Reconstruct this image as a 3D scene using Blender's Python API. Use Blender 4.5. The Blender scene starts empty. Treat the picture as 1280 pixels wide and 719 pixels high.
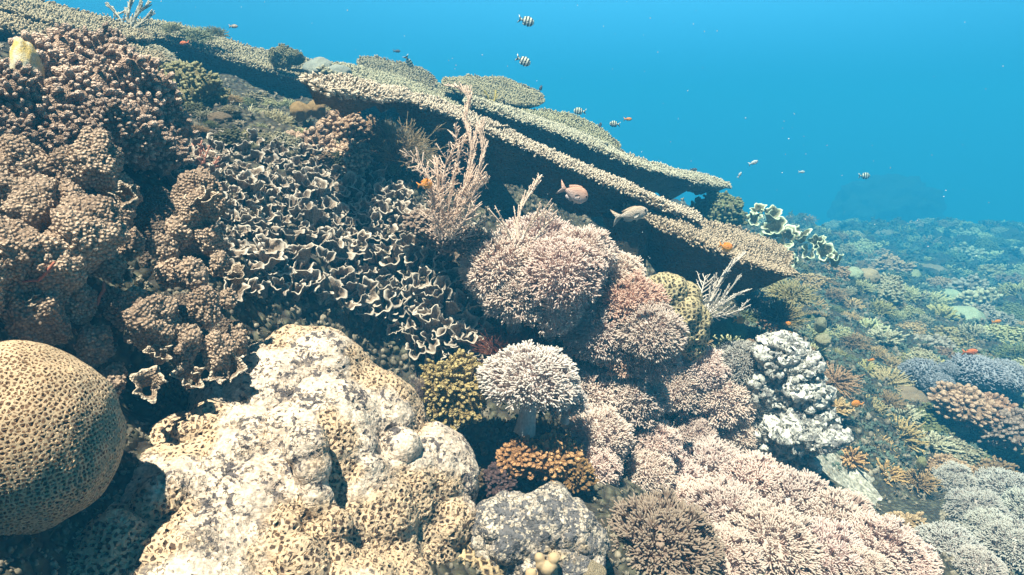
import bpy, math, random
import numpy as np
from mathutils import Matrix, Vector
R = math.radians
rng = np.random.default_rng(7)
random.seed(7)
scn = bpy.context.scene
COL = scn.collection

# ------------------------------------------------------------------ camera
HAZE = 0.09
FPX = 834.0
PITCH = R(15)
cd = bpy.data.cameras.new('camera')
cam = bpy.data.objects.new('camera', cd)
COL.objects.link(cam)
cd.sensor_width = 36.0
cd.lens = 36.0 * FPX / 1280.0
cd.clip_start = 0.02
cd.clip_end = 400
cam.location = (0, 0, 0)
cam.rotation_euler = (R(90) - PITCH, 0, 0)
scn.camera = cam

# ------------------------------------------------------------------ world, sun, exposure
SUN_EL, SUN_AZ = R(72), R(214)           # azimuth the light comes from, clockwise from +Y
w = bpy.data.worlds.new('World')
scn.world = w
w.use_nodes = True
nt = w.node_tree
nt.nodes.clear()
out = nt.nodes.new('ShaderNodeOutputWorld')
sky = nt.nodes.new('ShaderNodeTexSky')
sky.sky_type = 'NISHITA'
sky.sun_disc = False
sky.sun_elevation = SUN_EL
sky.sun_rotation = SUN_AZ
tint = nt.nodes.new('ShaderNodeMix'); tint.data_type = 'RGBA'; tint.blend_type = 'MULTIPLY'
tint.inputs['Factor'].default_value = 1
nt.links.new(sky.outputs[0], tint.inputs['A'])
tint.inputs['B'].default_value = (0.15, 0.75, 1.0, 1)
bg1 = nt.nodes.new('ShaderNodeBackground'); bg1.inputs['Strength'].default_value = 0.010
nt.links.new(tint.outputs['Result'], bg1.inputs['Color'])
tc = nt.nodes.new('ShaderNodeTexCoord')
sep = nt.nodes.new('ShaderNodeSeparateXYZ')
nt.links.new(tc.outputs['Generated'], sep.inputs[0])
mr = nt.nodes.new('ShaderNodeMapRange')
mr.inputs['From Min'].default_value = -1; mr.inputs['From Max'].default_value = 1
nt.links.new(sep.outputs['Z'], mr.inputs['Value'])
ramp = nt.nodes.new('ShaderNodeValToRGB')
cr = ramp.color_ramp
cr.elements[0].position = 0.0; cr.elements[0].color = (0.004, 0.03, 0.05, 1)
cr.elements[1].position = 1.0; cr.elements[1].color = (0.02, 0.04, 0.05, 1)
for p, c in ((0.40, (0.002, 0.03, 0.07, 1)), (0.455, (0.008, 0.085, 0.24, 1)), (0.51, (0.016, 0.155, 0.36, 1)), (0.57, (0.055, 0.29, 0.52, 1)), (0.595, (0.05, 0.25, 0.44, 1)), (0.65, (0.01, 0.04, 0.06, 1))):
    e = cr.elements.new(p); e.color = c
nt.links.new(mr.outputs[0], ramp.inputs[0])
bg2 = nt.nodes.new('ShaderNodeBackground'); 
dt = nt.nodes.new('ShaderNodeVectorMath'); dt.operation = 'DOT_PRODUCT'   # water glow brightest ahead, dimmed behind the camera to cut blue fill light
dt.inputs[1].default_value = (0.24, 0.95, 0.2)
nt.links.new(tc.outputs['Generated'], dt.inputs[0])
ym = nt.nodes.new('ShaderNodeMapRange'); ym.inputs['From Min'].default_value = -1; ym.inputs['From Max'].default_value = 1
nt.links.new(dt.outputs['Value'], ym.inputs['Value'])
yr = nt.nodes.new('ShaderNodeValToRGB')
yr.color_ramp.elements[0].position = 0.40; yr.color_ramp.elements[0].color = (0.02, 0.02, 0.02, 1)
yr.color_ramp.elements[1].position = 1.0; yr.color_ramp.elements[1].color = (0.82, 0.82, 0.82, 1)
for p_, v_ in ((0.80, 0.46), (0.92, 0.62)):
    e = yr.color_ramp.elements.new(p_); e.color = (v_, v_, v_, 1)
nt.links.new(ym.outputs[0], yr.inputs[0]); nt.links.new(yr.outputs[0], bg2.inputs['Strength'])
nt.links.new(ramp.outputs[0], bg2.inputs['Color'])
addn = nt.nodes.new('ShaderNodeAddShader')
nt.links.new(bg1.outputs[0], addn.inputs[0]); nt.links.new(bg2.outputs[0], addn.inputs[1])
nt.links.new(addn.outputs[0], out.inputs['Surface'])

sl = bpy.data.lights.new('sun', 'SUN')
sl.energy = 5.0
sl.angle = R(0.6)
sl.color = (1.0, 0.89, 0.76)
sun = bpy.data.objects.new('sun', sl)
COL.objects.link(sun)
sd = Vector((math.sin(SUN_AZ) * math.cos(SUN_EL), math.cos(SUN_AZ) * math.cos(SUN_EL), math.sin(SUN_EL)))
sun.rotation_euler = sd.to_track_quat('Z', 'Y').to_euler()
sun.location = sd * 5

vs = scn.view_settings
vs.view_transform = 'Standard'; vs.look = 'None'; vs.gamma = 1.0
vs.exposure = 1.32
vs.use_curve_mapping = False
cy = scn.cycles
cy.max_bounces = 5; cy.diffuse_bounces = 2; cy.glossy_bounces = 1; cy.transmission_bounces = 2
cy.volume_bounces = 1; cy.transparent_max_bounces = 4
cy.use_denoising = True
cy.denoiser = 'OPENIMAGEDENOISE'
cy.use_adaptive_sampling = True
cy.adaptive_threshold = 0.02
cy.caustics_reflective = False; cy.caustics_refractive = False
cy.sample_clamp_indirect = 4

# ------------------------------------------------------------------ maths helpers
CP, SP = math.cos(PITCH), math.sin(PITCH)
def P(px, py, d):
    """a point d metres deep (along the view axis) seen at photo pixel px, py"""
    u = (px - 640.0) / FPX * d
    v = (359.5 - py) / FPX * d
    return np.array([u, d * CP + v * SP, -d * SP + v * CP])

def hsh(i, j, k, s):
    h = (i * 374761393 + j * 668265263 + k * 2147483647 + s * 1274126177) & 0xffffffff
    h = ((h ^ (h >> 13)) * 1274126177) & 0xffffffff
    h = (h ^ (h >> 16)) & 0xffffffff
    return h / 4294967295.0 * 2 - 1

def vnoise(p, s=0):
    p = np.asarray(p, float)
    f = np.floor(p); t = p - f; t = t * t * (3 - 2 * t)
    i, j, k = f[:, 0].astype(np.int64), f[:, 1].astype(np.int64), f[:, 2].astype(np.int64)
    r = 0
    for a in (0, 1):
        for b in (0, 1):
            for c in (0, 1):
                wgt = (t[:, 0] if a else 1 - t[:, 0]) * (t[:, 1] if b else 1 - t[:, 1]) * (t[:, 2] if c else 1 - t[:, 2])
                r = r + wgt * hsh(i + a, j + b, k + c, s)
    return r

def fbm(p, o=4, s=0, g=0.5):
    r = 0; a = 1.0; p = np.asarray(p, float).copy()
    for q in range(o):
        r = r + a * vnoise(p, s + q * 17)
        p = p * 2.03 + 3.7; a *= g
    return r

def norm(v):
    v = np.asarray(v, float); n = np.linalg.norm(v, axis=-1, keepdims=True)
    return v / np.maximum(n, 1e-12)

def basis(axis, spin=0.0):
    """3x3 whose columns are x, y, z with z along axis"""
    z = norm(axis)
    a = np.array([1.0, 0, 0]) if abs(z[0]) < 0.8 else np.array([0, 1.0, 0])
    x = norm(np.cross(a, z)); y = np.cross(z, x)
    c, s_ = math.cos(spin), math.sin(spin)
    return np.stack([x * c + y * s_, -x * s_ + y * c, z], axis=1)

def m4(loc, rot3, s=1.0):
    m = np.eye(4)
    sc = np.array(s if hasattr(s, '__len__') else (s, s, s), float)
    m[:3, :3] = rot3 * sc[None, :]; m[:3, 3] = loc
    return m

# ------------------------------------------------------------------ mesh helpers
class G:
    """collects vertices and faces (quads stored as 4, triangles as 3)"""
    def __init__(self): self.v = []; self.q = []; self.t = []; self.a = []; self.n = 0
    def add(self, v, q=None, t=None, a=None):
        v = np.asarray(v, float)
        self.v.append(v)
        if q is not None and len(q): self.q.append(np.asarray(q, np.int64) + self.n)
        if t is not None and len(t): self.t.append(np.asarray(t, np.int64) + self.n)
        self.a.append(np.zeros(len(v)) if a is None else np.broadcast_to(np.asarray(a, float), (len(v),)))
        self.n += len(v)
    def arr(self):
        V = np.concatenate(self.v)
        Q = np.concatenate(self.q) if self.q else np.zeros((0, 4), np.int64)
        T = np.concatenate(self.t) if self.t else np.zeros((0, 3), np.int64)
        return V, Q, T, np.concatenate(self.a)

def scatter(g, tmpl, mats, jit=None):
    """adds copies of the template (V,Q,T,A) under each 4x4"""
    V, Q, T, A = tmpl
    M = np.asarray(mats)
    k = len(M)
    if not k: return
    W = np.einsum('kij,vj->kvi', M[:, :3, :3], V) + M[:, None, :3, 3]
    off = (np.arange(k) * len(V))[:, None, None]
    g.add(W.reshape(-1, 3), (Q[None] + off).reshape(-1, 4), (T[None] + off).reshape(-1, 3), np.tile(A, k))

def mesh_of(name, arr, smooth=True):
    V, Q, T, A = arr
    me = bpy.data.meshes.new(name)
    me.vertices.add(len(V)); me.vertices.foreach_set('co', V.astype(np.float32).ravel())
    nl = len(Q) * 4 + len(T) * 3
    me.loops.add(nl); me.loops.foreach_set('vertex_index', np.concatenate([Q.ravel(), T.ravel()]).astype(np.int32))
    me.polygons.add(len(Q) + len(T))
    st = np.concatenate([np.arange(len(Q)) * 4, len(Q) * 4 + np.arange(len(T)) * 3]).astype(np.int32)
    me.polygons.foreach_set('loop_start', st)
    if smooth:
        me.polygons.foreach_set('use_smooth', np.ones(len(Q) + len(T), bool))
    at = me.attributes.new('tip', 'FLOAT', 'POINT'); at.data.foreach_set('value', A.astype(np.float32))
    me.update(calc_edges=True)
    me.validate()
    return me

def obj(name, data, mat=None, parent=None, m=None, color=None):
    """links one mesh object; data is a G, an array tuple or a mesh"""
    me = data if isinstance(data, bpy.types.Mesh) else mesh_of(name, data.arr() if isinstance(data, G) else data)
    if mat is not None and not len(me.materials): me.materials.append(mat)
    o = bpy.data.objects.new(name, me)
    COL.objects.link(o)
    if parent is not None: o.parent = parent
    if m is not None: o.matrix_basis = Matrix(np.asarray(m).tolist())
    if color is not None: o.color = (*color[:3], 1)
    return o

def tag(o, label=None, cat=None, group=None, kind=None):
    if label: o['label'] = label
    if cat: o['category'] = cat
    if group: o['group'] = group
    if kind: o['kind'] = kind
    return o

def thing(name, m, label, cat, group=None):
    o = bpy.data.objects.new(name, None)
    COL.objects.link(o)
    o.empty_display_size = 0.02
    o.matrix_basis = Matrix(np.asarray(m).tolist())
    return tag(o, label, cat, group)

def tube(path, rad, sides=6, tip=True, a=None):
    """tapered tube along a path; returns V,Q,T,A"""
    p = np.asarray(path, float); n = len(p); rad = np.broadcast_to(np.asarray(rad, float), (n,))
    tg = norm(np.gradient(p, axis=0))
    up = np.array([0.0, 0, 1]) if abs(tg[0, 2]) < 0.9 else np.array([1.0, 0, 0])
    x = norm(np.cross(up, tg)); y = np.cross(tg, x)
    th = np.arange(sides) / sides * 2 * math.pi
    ring = x[:, None] * np.cos(th)[None, :, None] + y[:, None] * np.sin(th)[None, :, None]
    V = (p[:, None] + ring * rad[:, None, None]).reshape(-1, 3)
    i = np.arange(n - 1)[:, None] * sides; j = np.arange(sides)[None]; j2 = (j + 1) % sides
    Q = np.stack([i + j, i + j2, i + sides + j2, i + sides + j], -1).reshape(-1, 4)
    A = np.repeat(np.linspace(0, 1, n) if a is None else np.broadcast_to(a, (n,)), sides)
    T = np.zeros((0, 3), int)
    if tip:
        V = np.vstack([V, p[-1] + tg[-1] * rad[-1] * 0.7]); A = np.append(A, A[-1])
        e = (n - 1) * sides
        T = np.array([[e + k, e + (k + 1) % sides, n * sides] for k in range(sides)])
    return V, Q, T, A

def ico(sub):
    import bmesh
    bm = bmesh.new(); bmesh.ops.create_icosphere(bm, subdivisions=sub, radius=1)
    V = np.array([v.co[:] for v in bm.verts]); T = np.array([[v.index for v in f.verts] for f in bm.faces]); bm.free()
    return V, np.zeros((0, 4), int), T, np.zeros(len(V))
ICO = {k: ico(k) for k in (1, 2, 3, 4, 5)}

# ------------------------------------------------------------------ materials
def coral_mat(name, a, b, nscale=12, vor=None, vcol=None, bump=0.004, grain=120, tipcol=None, tipr=(0.55, 1.0),
              rough=0.75, disp=False, mask=None, inv=False, spec=0.25, tin=True, grainamt=0.25, rand=True, trans=0.0, ridge=(0.12, 0.27), vrand=0.6, speck=None):
    m = bpy.data.materials.new(name); m.use_nodes = True
    t = m.node_tree; N = t.nodes; L = t.links
    bs = N['Principled BSDF']; mo = N['Material Output']
    bs.inputs['Roughness'].default_value = rough
    bs.inputs['Specular IOR Level'].default_value = spec
    tc = N.new('ShaderNodeTexCoord'); oi = N.new('ShaderNodeObjectInfo')
    co = tc.outputs['Object']
    if rand:
        ml = N.new('ShaderNodeMath'); ml.operation = 'MULTIPLY'; ml.inputs[1].default_value = 7.3
        L.new(oi.outputs['Random'], ml.inputs[0])
        va = N.new('ShaderNodeVectorMath'); va.operation = 'ADD'
        L.new(co, va.inputs[0]); L.new(ml.outputs[0], va.inputs[1]); co = va.outputs[0]
    def noise(sc, det=4):
        n = N.new('ShaderNodeTexNoise'); n.inputs['Scale'].default_value = sc; n.inputs['Detail'].default_value = det
        L.new(co, n.inputs['Vector']); return n.outputs['Fac']
    def rng_(v, lo, hi, x0=0.0, x1=1.0):
        r = N.new('ShaderNodeMapRange'); r.inputs['From Min'].default_value = lo; r.inputs['From Max'].default_value = hi
        r.inputs['To Min'].default_value = x0; r.inputs['To Max'].default_value = x1
        L.new(v, r.inputs['Value']); return r.outputs[0]
    def mix(f, x, y, mode='MIX'):
        q = N.new('ShaderNodeMix'); q.data_type = 'RGBA'; q.blend_type = mode
        for val, s in ((f, 'Factor'), (x, 'A'), (y, 'B')):
            if isinstance(val, (int, float)): q.inputs[s].default_value = val
            elif isinstance(val, tuple): q.inputs[s].default_value = (*val[:3], 1)
            else: L.new(val, q.inputs[s])
        return q.outputs['Result']
    def math_(op, x, y):
        q = N.new('ShaderNodeMath'); q.operation = op
        for i, val in enumerate((x, y)):
            if isinstance(val, (int, float)): q.inputs[i].default_value = val
            else: L.new(val, q.inputs[i])
        return q.outputs[0]
    n1 = noise(nscale)
    c = mix(rng_(n1, 0.38, 0.62), a, b)
    g = noise(grain, 3)
    c = mix(grainamt, c, mix(rng_(g, 0.35, 0.65), (0.25, 0.25, 0.25), (1.5, 1.5, 1.5)), 'MULTIPLY')
    h = math_('MULTIPLY', g, 0.25)
    if vor:
        # distort the coordinates a little so the cells are not regular
        dn = N.new('ShaderNodeTexNoise'); dn.inputs['Scale'].default_value = vor * 0.5; L.new(co, dn.inputs['Vector'])
        sc_ = N.new('ShaderNodeVectorMath'); sc_.operation = 'SCALE'; sc_.inputs['Scale'].default_value = 0.5 / vor
        L.new(dn.outputs['Color'], sc_.inputs[0])
        ad = N.new('ShaderNodeVectorMath'); ad.operation = 'ADD'; L.new(co, ad.inputs[0]); L.new(sc_.outputs[0], ad.inputs[1])
        vo = N.new('ShaderNodeTexVoronoi'); vo.feature = 'F1' if inv else 'DISTANCE_TO_EDGE'; vo.inputs['Scale'].default_value = vor
        vo.inputs['Randomness'].default_value = vrand
        L.new(ad.outputs[0], vo.inputs['Vector'])
        pit = rng_(vo.outputs['Distance'], ridge[0], ridge[1], 1.0, 0.0)      # 0 in the pit, 1 on the ridge
        if inv: hv = rng_(vo.outputs['Distance'], 0.1, 0.75, 1.0, 0.0)
        else: hv = pit
        mk = 1.0
        if mask is not None:
            mn = noise(mask[0], 3); mk = rng_(mn, mask[1], mask[1] + 0.06)
            pitm = math_('MAXIMUM', pit, math_('SUBTRACT', 1.0, mk))
            hv = math_('MULTIPLY', hv, mk) if inv else pitm
            c = mix(mk, c, vcol[1]) if len(vcol) > 1 else c
            c = mix(pitm, vcol[0], c)
        elif vcol is not None:
            c = mix(hv, vcol[0], c)
        h = math_('ADD', h, hv)
    if speck is not None:
        s1 = noise(speck[0], 6); s2 = noise(speck[0] * .23, 3)
        sm = rng_(math_('ADD', s1, math_('MULTIPLY', s2, .7)), speck[1], speck[1] + .05)
        if mask is not None: sm = math_('MULTIPLY', sm, math_('SUBTRACT', 1.0, math_('MULTIPLY', mk, .8)))
        c = mix(sm, c, speck[2]); h = math_('SUBTRACT', h, math_('MULTIPLY', sm, speck[3]))
        h = math_('ADD', h, math_('MULTIPLY', noise(speck[0] * .5, 5), 1.2))
    if tipcol is not None:
        at = N.new('ShaderNodeAttribute'); at.attribute_name = 'tip'
        c = mix(rng_(at.outputs['Fac'], tipr[0], tipr[1]), c, tipcol)
    if tin:
        c = mix(1.0, c, oi.outputs['Color'], 'MULTIPLY')
    L.new(c, bs.inputs['Base Color'])
    if disp:
        dp = N.new('ShaderNodeDisplacement'); dp.inputs['Midlevel'].default_value = 0.5; dp.inputs['Scale'].default_value = bump
        L.new(h, dp.inputs['Height']); L.new(dp.outputs[0], mo.inputs['Displacement'])
        m.displacement_method = 'BOTH'
    else:
        bp = N.new('ShaderNodeBump'); bp.inputs['Distance'].default_value = bump; bp.inputs['Strength'].default_value = 1
        L.new(h, bp.inputs['Height']); L.new(bp.outputs[0], bs.inputs['Normal'])
    if trans > 0:
        tr = N.new('ShaderNodeBsdfTranslucent'); L.new(c, tr.inputs['Color'])
        ms = N.new('ShaderNodeMixShader'); ms.inputs[0].default_value = trans
        L.new(bs.outputs[0], ms.inputs[1]); L.new(tr.outputs[0], ms.inputs[2]); L.new(ms.outputs[0], mo.inputs['Surface'])
    return m

M = {}
M['ground'] = coral_mat('reef_ground_mat', (0.07, 0.065, 0.04), (0.17, 0.16, 0.10), 9, vor=45, vcol=((0.04, 0.032, 0.025),), inv=True, bump=0.012, grain=90, grainamt=0.6, tin=False, rand=False)
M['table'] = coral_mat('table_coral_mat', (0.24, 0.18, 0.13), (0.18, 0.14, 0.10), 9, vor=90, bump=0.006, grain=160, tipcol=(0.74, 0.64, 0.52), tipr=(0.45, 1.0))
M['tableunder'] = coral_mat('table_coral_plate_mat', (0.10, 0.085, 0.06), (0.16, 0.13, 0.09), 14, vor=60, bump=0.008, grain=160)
M['brain'] = coral_mat('brain_coral_mat', (0.60, 0.44, 0.28), (0.46, 0.33, 0.20), 6, vor=185, vrand=.5, ridge=(0.15, 0.27), vcol=((0.15, 0.08, 0.04),), bump=0.004, grain=260, disp=True, grainamt=0.2, rand=False)
M['rock'] = coral_mat('pale_rock_mat', (0.66, 0.53, 0.41), (0.52, 0.41, 0.32), 14, vor=104, ridge=(0.16, 0.26), vrand=.6, vcol=((0.085, 0.05, 0.03), (0.58, 0.42, 0.27)), mask=(6.5, 0.475), bump=0.007, grain=190, disp=True, grainamt=0.5, speck=(110, 0.915, (0.11, 0.09, 0.085), 0.7), rand=False)
M['greyrock'] = coral_mat('grey_rock_mat', (0.60, 0.50, 0.39), (0.40, 0.33, 0.27), 40, vor=90, vcol=((0.12, 0.08, 0.05), (0.50, 0.38, 0.24)), mask=(9.0, 0.60), bump=0.007, grain=190, disp=True, grainamt=0.6, speck=(140, 0.81, (0.13, 0.12, 0.12), 0.5), rand=False)
M['knob'] = coral_mat('knobby_coral_mat', (0.76, 0.60, 0.48), (0.48, 0.36, 0.28), 9, vor=195, vcol=((0.17, 0.12, 0.09),), inv=True, bump=0.005, grain=200, disp=True, grainamt=0.35)
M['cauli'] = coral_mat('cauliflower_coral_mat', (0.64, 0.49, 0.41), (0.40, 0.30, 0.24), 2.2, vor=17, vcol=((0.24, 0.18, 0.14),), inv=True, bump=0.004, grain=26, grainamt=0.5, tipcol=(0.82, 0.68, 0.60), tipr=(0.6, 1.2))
M['lettuce'] = coral_mat('lettuce_coral_mat', (0.32, 0.24, 0.175), (0.21, 0.155, 0.115), 1.6, bump=0.003, grain=12, grainamt=0.6, tipcol=(0.62, 0.53, 0.43), tipr=(0.74, 1.0))
M['xenia'] = coral_mat('pulse_coral_mat', (0.95, 0.80, 0.73), (0.90, 0.73, 0.66), 2.5, bump=0.001, grain=200, grainamt=0.15, tipcol=(0.92, 0.84, 0.76), tipr=(0.5, 1.0), trans=0.42)
M['stalk'] = coral_mat('soft_coral_stalk_mat', (0.86, 0.80, 0.72), (0.76, 0.70, 0.63), 4, bump=0.003, grain=18, trans=0.3)
M['bush'] = coral_mat('branching_coral_mat', (0.40, 0.33, 0.23), (0.28, 0.22, 0.15), 2.5, vor=26, bump=0.002, grain=24, tipcol=(0.74, 0.66, 0.50), tipr=(0.6, 1.1), grainamt=0.4)
M['hydroid'] = coral_mat('hydroid_mat', (0.80, 0.66, 0.56), (0.70, 0.56, 0.46), 20, bump=0.001, grain=250, trans=0.3)
M['yellow'] = coral_mat('sea_squirt_mat', (0.62, 0.60, 0.48), (0.74, 0.52, 0.16), 2.4, bump=0.006, grain=18, tipcol=(0.85, 0.50, 0.06), tipr=(0.85, 1.1), grainamt=0.3)
M['smooth'] = coral_mat('smooth_soft_mat', (0.60, 0.56, 0.50), (0.40, 0.38, 0.36), 2.2, vor=16, vcol=((0.35, 0.33, 0.3),), inv=True, bump=0.004, grain=14, grainamt=0.3)
M['sand'] = coral_mat('sand_mat', (0.50, 0.46, 0.38), (0.32, 0.29, 0.23), 30, bump=0.02, grain=90, grainamt=.7, tin=False, rand=False)
M['worm'] = coral_mat('worm_mat', (0.45, 0.16, 0.10), (0.34, 0.10, 0.06), 40, bump=0.001, grain=300)
M['rock2'] = coral_mat('craggy_rock_mat', (0.80, 0.76, 0.68), (0.40, 0.38, 0.34), 22, vor=40, bump=0.010, grain=90, disp=True, grainamt=0.6, rand=False, speck=(60, 0.92, (0.2, 0.19, 0.18), 0.6))
M['finger'] = coral_mat('finger_coral_mat', (0.42, 0.32, 0.24), (0.32, 0.24, 0.18), 2, bump=0.002, grain=30, tipcol=(0.62, 0.50, 0.40), tipr=(0.6, 1.1), grainamt=0.4)
M['honey'] = coral_mat('honeycomb_coral_mat', (0.52, 0.42, 0.24), (0.40, 0.32, 0.18), 9, vor=70, vrand=.5, ridge=(0.14, 0.28), vcol=((0.07, 0.05, 0.03),), bump=0.010, grain=200, disp=True, grainamt=0.2, rand=False)
M['rubble'] = coral_mat('rubble_mat', (0.30, 0.25, 0.18), (0.12, 0.10, 0.07), 12, bump=0.003, grain=180, grainamt=0.6, tin=False, rand=False)
M['growth'] = coral_mat('growth_mat', (0.13, 0.17, 0.13), (0.04, 0.055, 0.045), 5, bump=0.003, grain=180, grainamt=0.6, tin=False, rand=False)
M['snow'] = coral_mat('speck_mat', (0.8, 0.8, 0.75), (0.7, 0.7, 0.7), bump=0, tin=False, rand=False)
M['knobrim'] = coral_mat('knobby_ledge_mat', (0.58, 0.45, 0.35), (0.38, 0.29, 0.22), 2, vor=9, vcol=((0.22, 0.16, 0.12),), inv=True, bump=0.004, grain=14, grainamt=.4, tipcol=(0.76, 0.64, 0.52), tipr=(0.8, 1.0))
# ------------------------------------------------------------------ the reef slope (one heightfield)
CTRL = [(-150,719,.62),(0,719,.74),(100,700,.84),(300,700,.98),(500,719,1.05),(640,700,1.2),(560,570,1.65),(760,650,1.35),(850,719,1.25),(1000,719,1.35),
 (1150,719,1.6),(1280,719,1.9),(1450,719,2.0),(640,900,.9),(1000,1000,.9),(200,900,.75),
 (500,480,1.78),(560,520,1.75),(620,615,1.62),(440,440,1.68),(380,400,1.55),(300,470,1.3),(170,560,1.1),(150,380,1.12),(30,330,.98),(250,320,1.3),(100,220,1.28),(100,120,1.5),(-60,110,1.2),(-60,330,.85),(-60,520,.75),(230,190,1.65),
 (300,250,1.6),(400,200,1.9),(400,330,1.6),(520,300,1.78),(600,400,1.75),(480,230,2.0),
 (640,440,1.8),(720,420,1.9),(800,460,2.0),(880,500,2.1),(750,560,1.75),(850,600,1.8),(950,640,1.75),(1060,620,2.5),(960,560,2.15),(940,600,1.95),
 (650,270,2.6),(750,310,3.8),(850,340,3.7),(930,400,3.0),(420,165,2.8),(300,120,3.4),(600,215,3.8),(700,250,4.0),(800,290,4.0),(700,300,3.6),(750,258,4.8),(700,240,4.8),(200,60,3.6),(60,30,3.6),(520,130,4.0),(560,140,3.5),(640,170,3.5),(700,195,3.5),(760,222,3.7),
 (1000,440,2.9),(1050,480,3.0),(1150,560,3.0),(1280,560,3.1),(1200,640,2.6),(1250,470,4.2),(1050,400,4.4),(1150,390,7.2),(1000,320,5.8),(1280,390,9),(1150,330,13),(1280,285,19),(960,270,12),(1050,280,17),
 (860,470,2.2),(915,500,2.25),(900,545,2.1),(790,390,2.15),(720,350,2.1),(680,320,2.0),(845,520,2.1),(1500,500,4),(1500,350,7),(870,260,5.5)]
CP3 = [P(*c) for c in CTRL]
far = [(-30,0,0.0),(-30,30,-2.0),(-8,1,0.6),(-6,6,0.2),(-4,4,0.5),(-2,7,-0.3),(3,19,-5.5),(12,30,-9.5),(-5,16,-3.6),(0,32,-12.0),(32,32,-11.0),(20,8,-3.2),(12,6,-1.9),(30,0,-5.0),(0,60,-20.0),(-50,60,-16.0),(50,60,-20.0),(8,2,-1.7),
       (0,-3,-1.1),(-5,-4,-0.2),(6,-3,-2.0),(30,-20,-7.0),(-30,-20,-2.0),(0,-20,-3.0),(19,14,-4.6)]
CP3 = np.array(CP3 + [np.array(f, float) for f in far])
def kern(r): return r
XY = CP3[:, :2].copy()
D = np.linalg.norm(XY[:, None] - XY[None], axis=-1)
n_ = len(XY)
A_ = np.zeros((n_ + 3, n_ + 3)); A_[:n_, :n_] = kern(D) - np.eye(n_) * 0.03
A_[:n_, n_] = 1; A_[:n_, n_ + 1:] = XY; A_[n_, :n_] = 1; A_[n_ + 1:, :n_] = XY.T
sol = np.linalg.solve(A_, np.concatenate([CP3[:, 2], np.zeros(3)]))
def hraw(xy):
    xy = np.asarray(xy, float); r = np.zeros(len(xy))
    for s in range(0, len(xy), 20000):
        q = xy[s:s + 20000]
        r[s:s + 20000] = kern(np.linalg.norm(q[:, None] - XY[None], axis=-1)) @ sol[:n_] + sol[n_] + q @ sol[n_ + 1:]
    return r
SANDC = P(1060, 618, 2.5)
def height(xy):
    xy = np.asarray(xy, float)
    z = hraw(xy)
    p = np.column_stack([xy, np.zeros(len(xy))])
    dist = np.linalg.norm(xy, axis=1)
    amp = np.clip(0.03 + dist * 0.014, 0, 0.25)
    sand = np.exp(-((xy[:, 0] - SANDC[0]) ** 2 / 0.10 + (xy[:, 1] - SANDC[1]) ** 2 / 0.08))
    z = z + amp * fbm(p * 2.1 + 5, 3, 3) * (1 - sand)
    z = z + 0.022 * fbm(p * 11, 3, 9) * (1 - sand) * np.clip(dist / 1.5, 0.3, 1)
    return z
def hit(px, py, near=0.35, far_=32):
    """where the ray through a photo pixel meets the reef slope (None if it misses)"""
    ds = near * (far_ / near) ** (np.arange(260) / 259.0)
    pts = np.array([P(px, py, d) for d in ds])
    below = pts[:, 2] < height(pts[:, :2])
    k = np.argmax(below)
    if not below[k] or k == 0: return (None, None) if not below[k] else (pts[0], ds[0])
    lo, hi = ds[k - 1], ds[k]
    for _ in range(3):
        dd = np.linspace(lo, hi, 6); pp = np.array([P(px, py, d) for d in dd])
        b = pp[:, 2] < height(pp[:, :2]); b[-1] = True; j = max(1, int(np.argmax(b)))
        lo, hi = dd[j - 1], dd[j]
    d = (lo + hi) / 2
    return P(px, py, d), d
def hits(px):
    px = np.asarray(px, float); N = len(px)
    ds = 0.4 * (32 / 0.4) ** (np.arange(200) / 199.0)
    res = np.full(N, np.nan)
    u = np.column_stack([(px[:, 0] - 640) / FPX, CP + (359.5 - px[:, 1]) / FPX * SP, -SP + (359.5 - px[:, 1]) / FPX * CP])
    for s in range(0, N, 400):
        U = u[s:s + 400]; pts = U[:, None] * ds[None, :, None]
        h = height(pts[..., :2].reshape(-1, 2)).reshape(len(U), -1)
        b = pts[..., 2] < h; k = np.argmax(b, 1); ok = b.any(1) & (k > 0)
        i = np.arange(len(U)); e1 = (pts[i, k, 2] - h[i, k]); e0 = (pts[i, k - 1, 2] - h[i, k - 1])
        f = e0 / np.where(e0 - e1 == 0, 1, e0 - e1)
        res[s:s + 400] = np.where(ok, ds[k - 1] + (ds[k] - ds[k - 1]) * f, np.nan)
    return res
def normal_at(p, e=0.06):
    h = hraw(np.array([[p[0] + e, p[1]], [p[0] - e, p[1]], [p[0], p[1] + e], [p[0], p[1] - e]]))
    return norm(np.array([-(h[0] - h[1]) / (2 * e), -(h[2] - h[3]) / (2 * e), 1.0]))

def axis_grid(lo, hi, c, n, k):
    t = np.linspace(-1, 1, n)
    s = np.sinh(k * t) / math.sinh(k)
    return np.where(s < 0, c + s * (c - lo), c + s * (hi - c))
gx = axis_grid(-60, 60, 0.1, 760, 5.2)
gy = axis_grid(-20, 70, 1.7, 760, 5.0)
X, Y = np.meshgrid(gx, gy)
xy = np.column_stack([X.ravel(), Y.ravel()])
Z = height(xy)
nx, ny = len(gx), len(gy)
i = np.arange(ny - 1)[:, None] * nx + np.arange(nx - 1)[None]
Qg = np.stack([i, i + 1, i + nx + 1, i + nx], -1).reshape(-1, 4)
ground = obj('reef_ground', (np.column_stack([xy, Z]), Qg, np.zeros((0, 3), int), np.zeros(len(Z))), M['ground'])
tag(ground, kind='structure')

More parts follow.
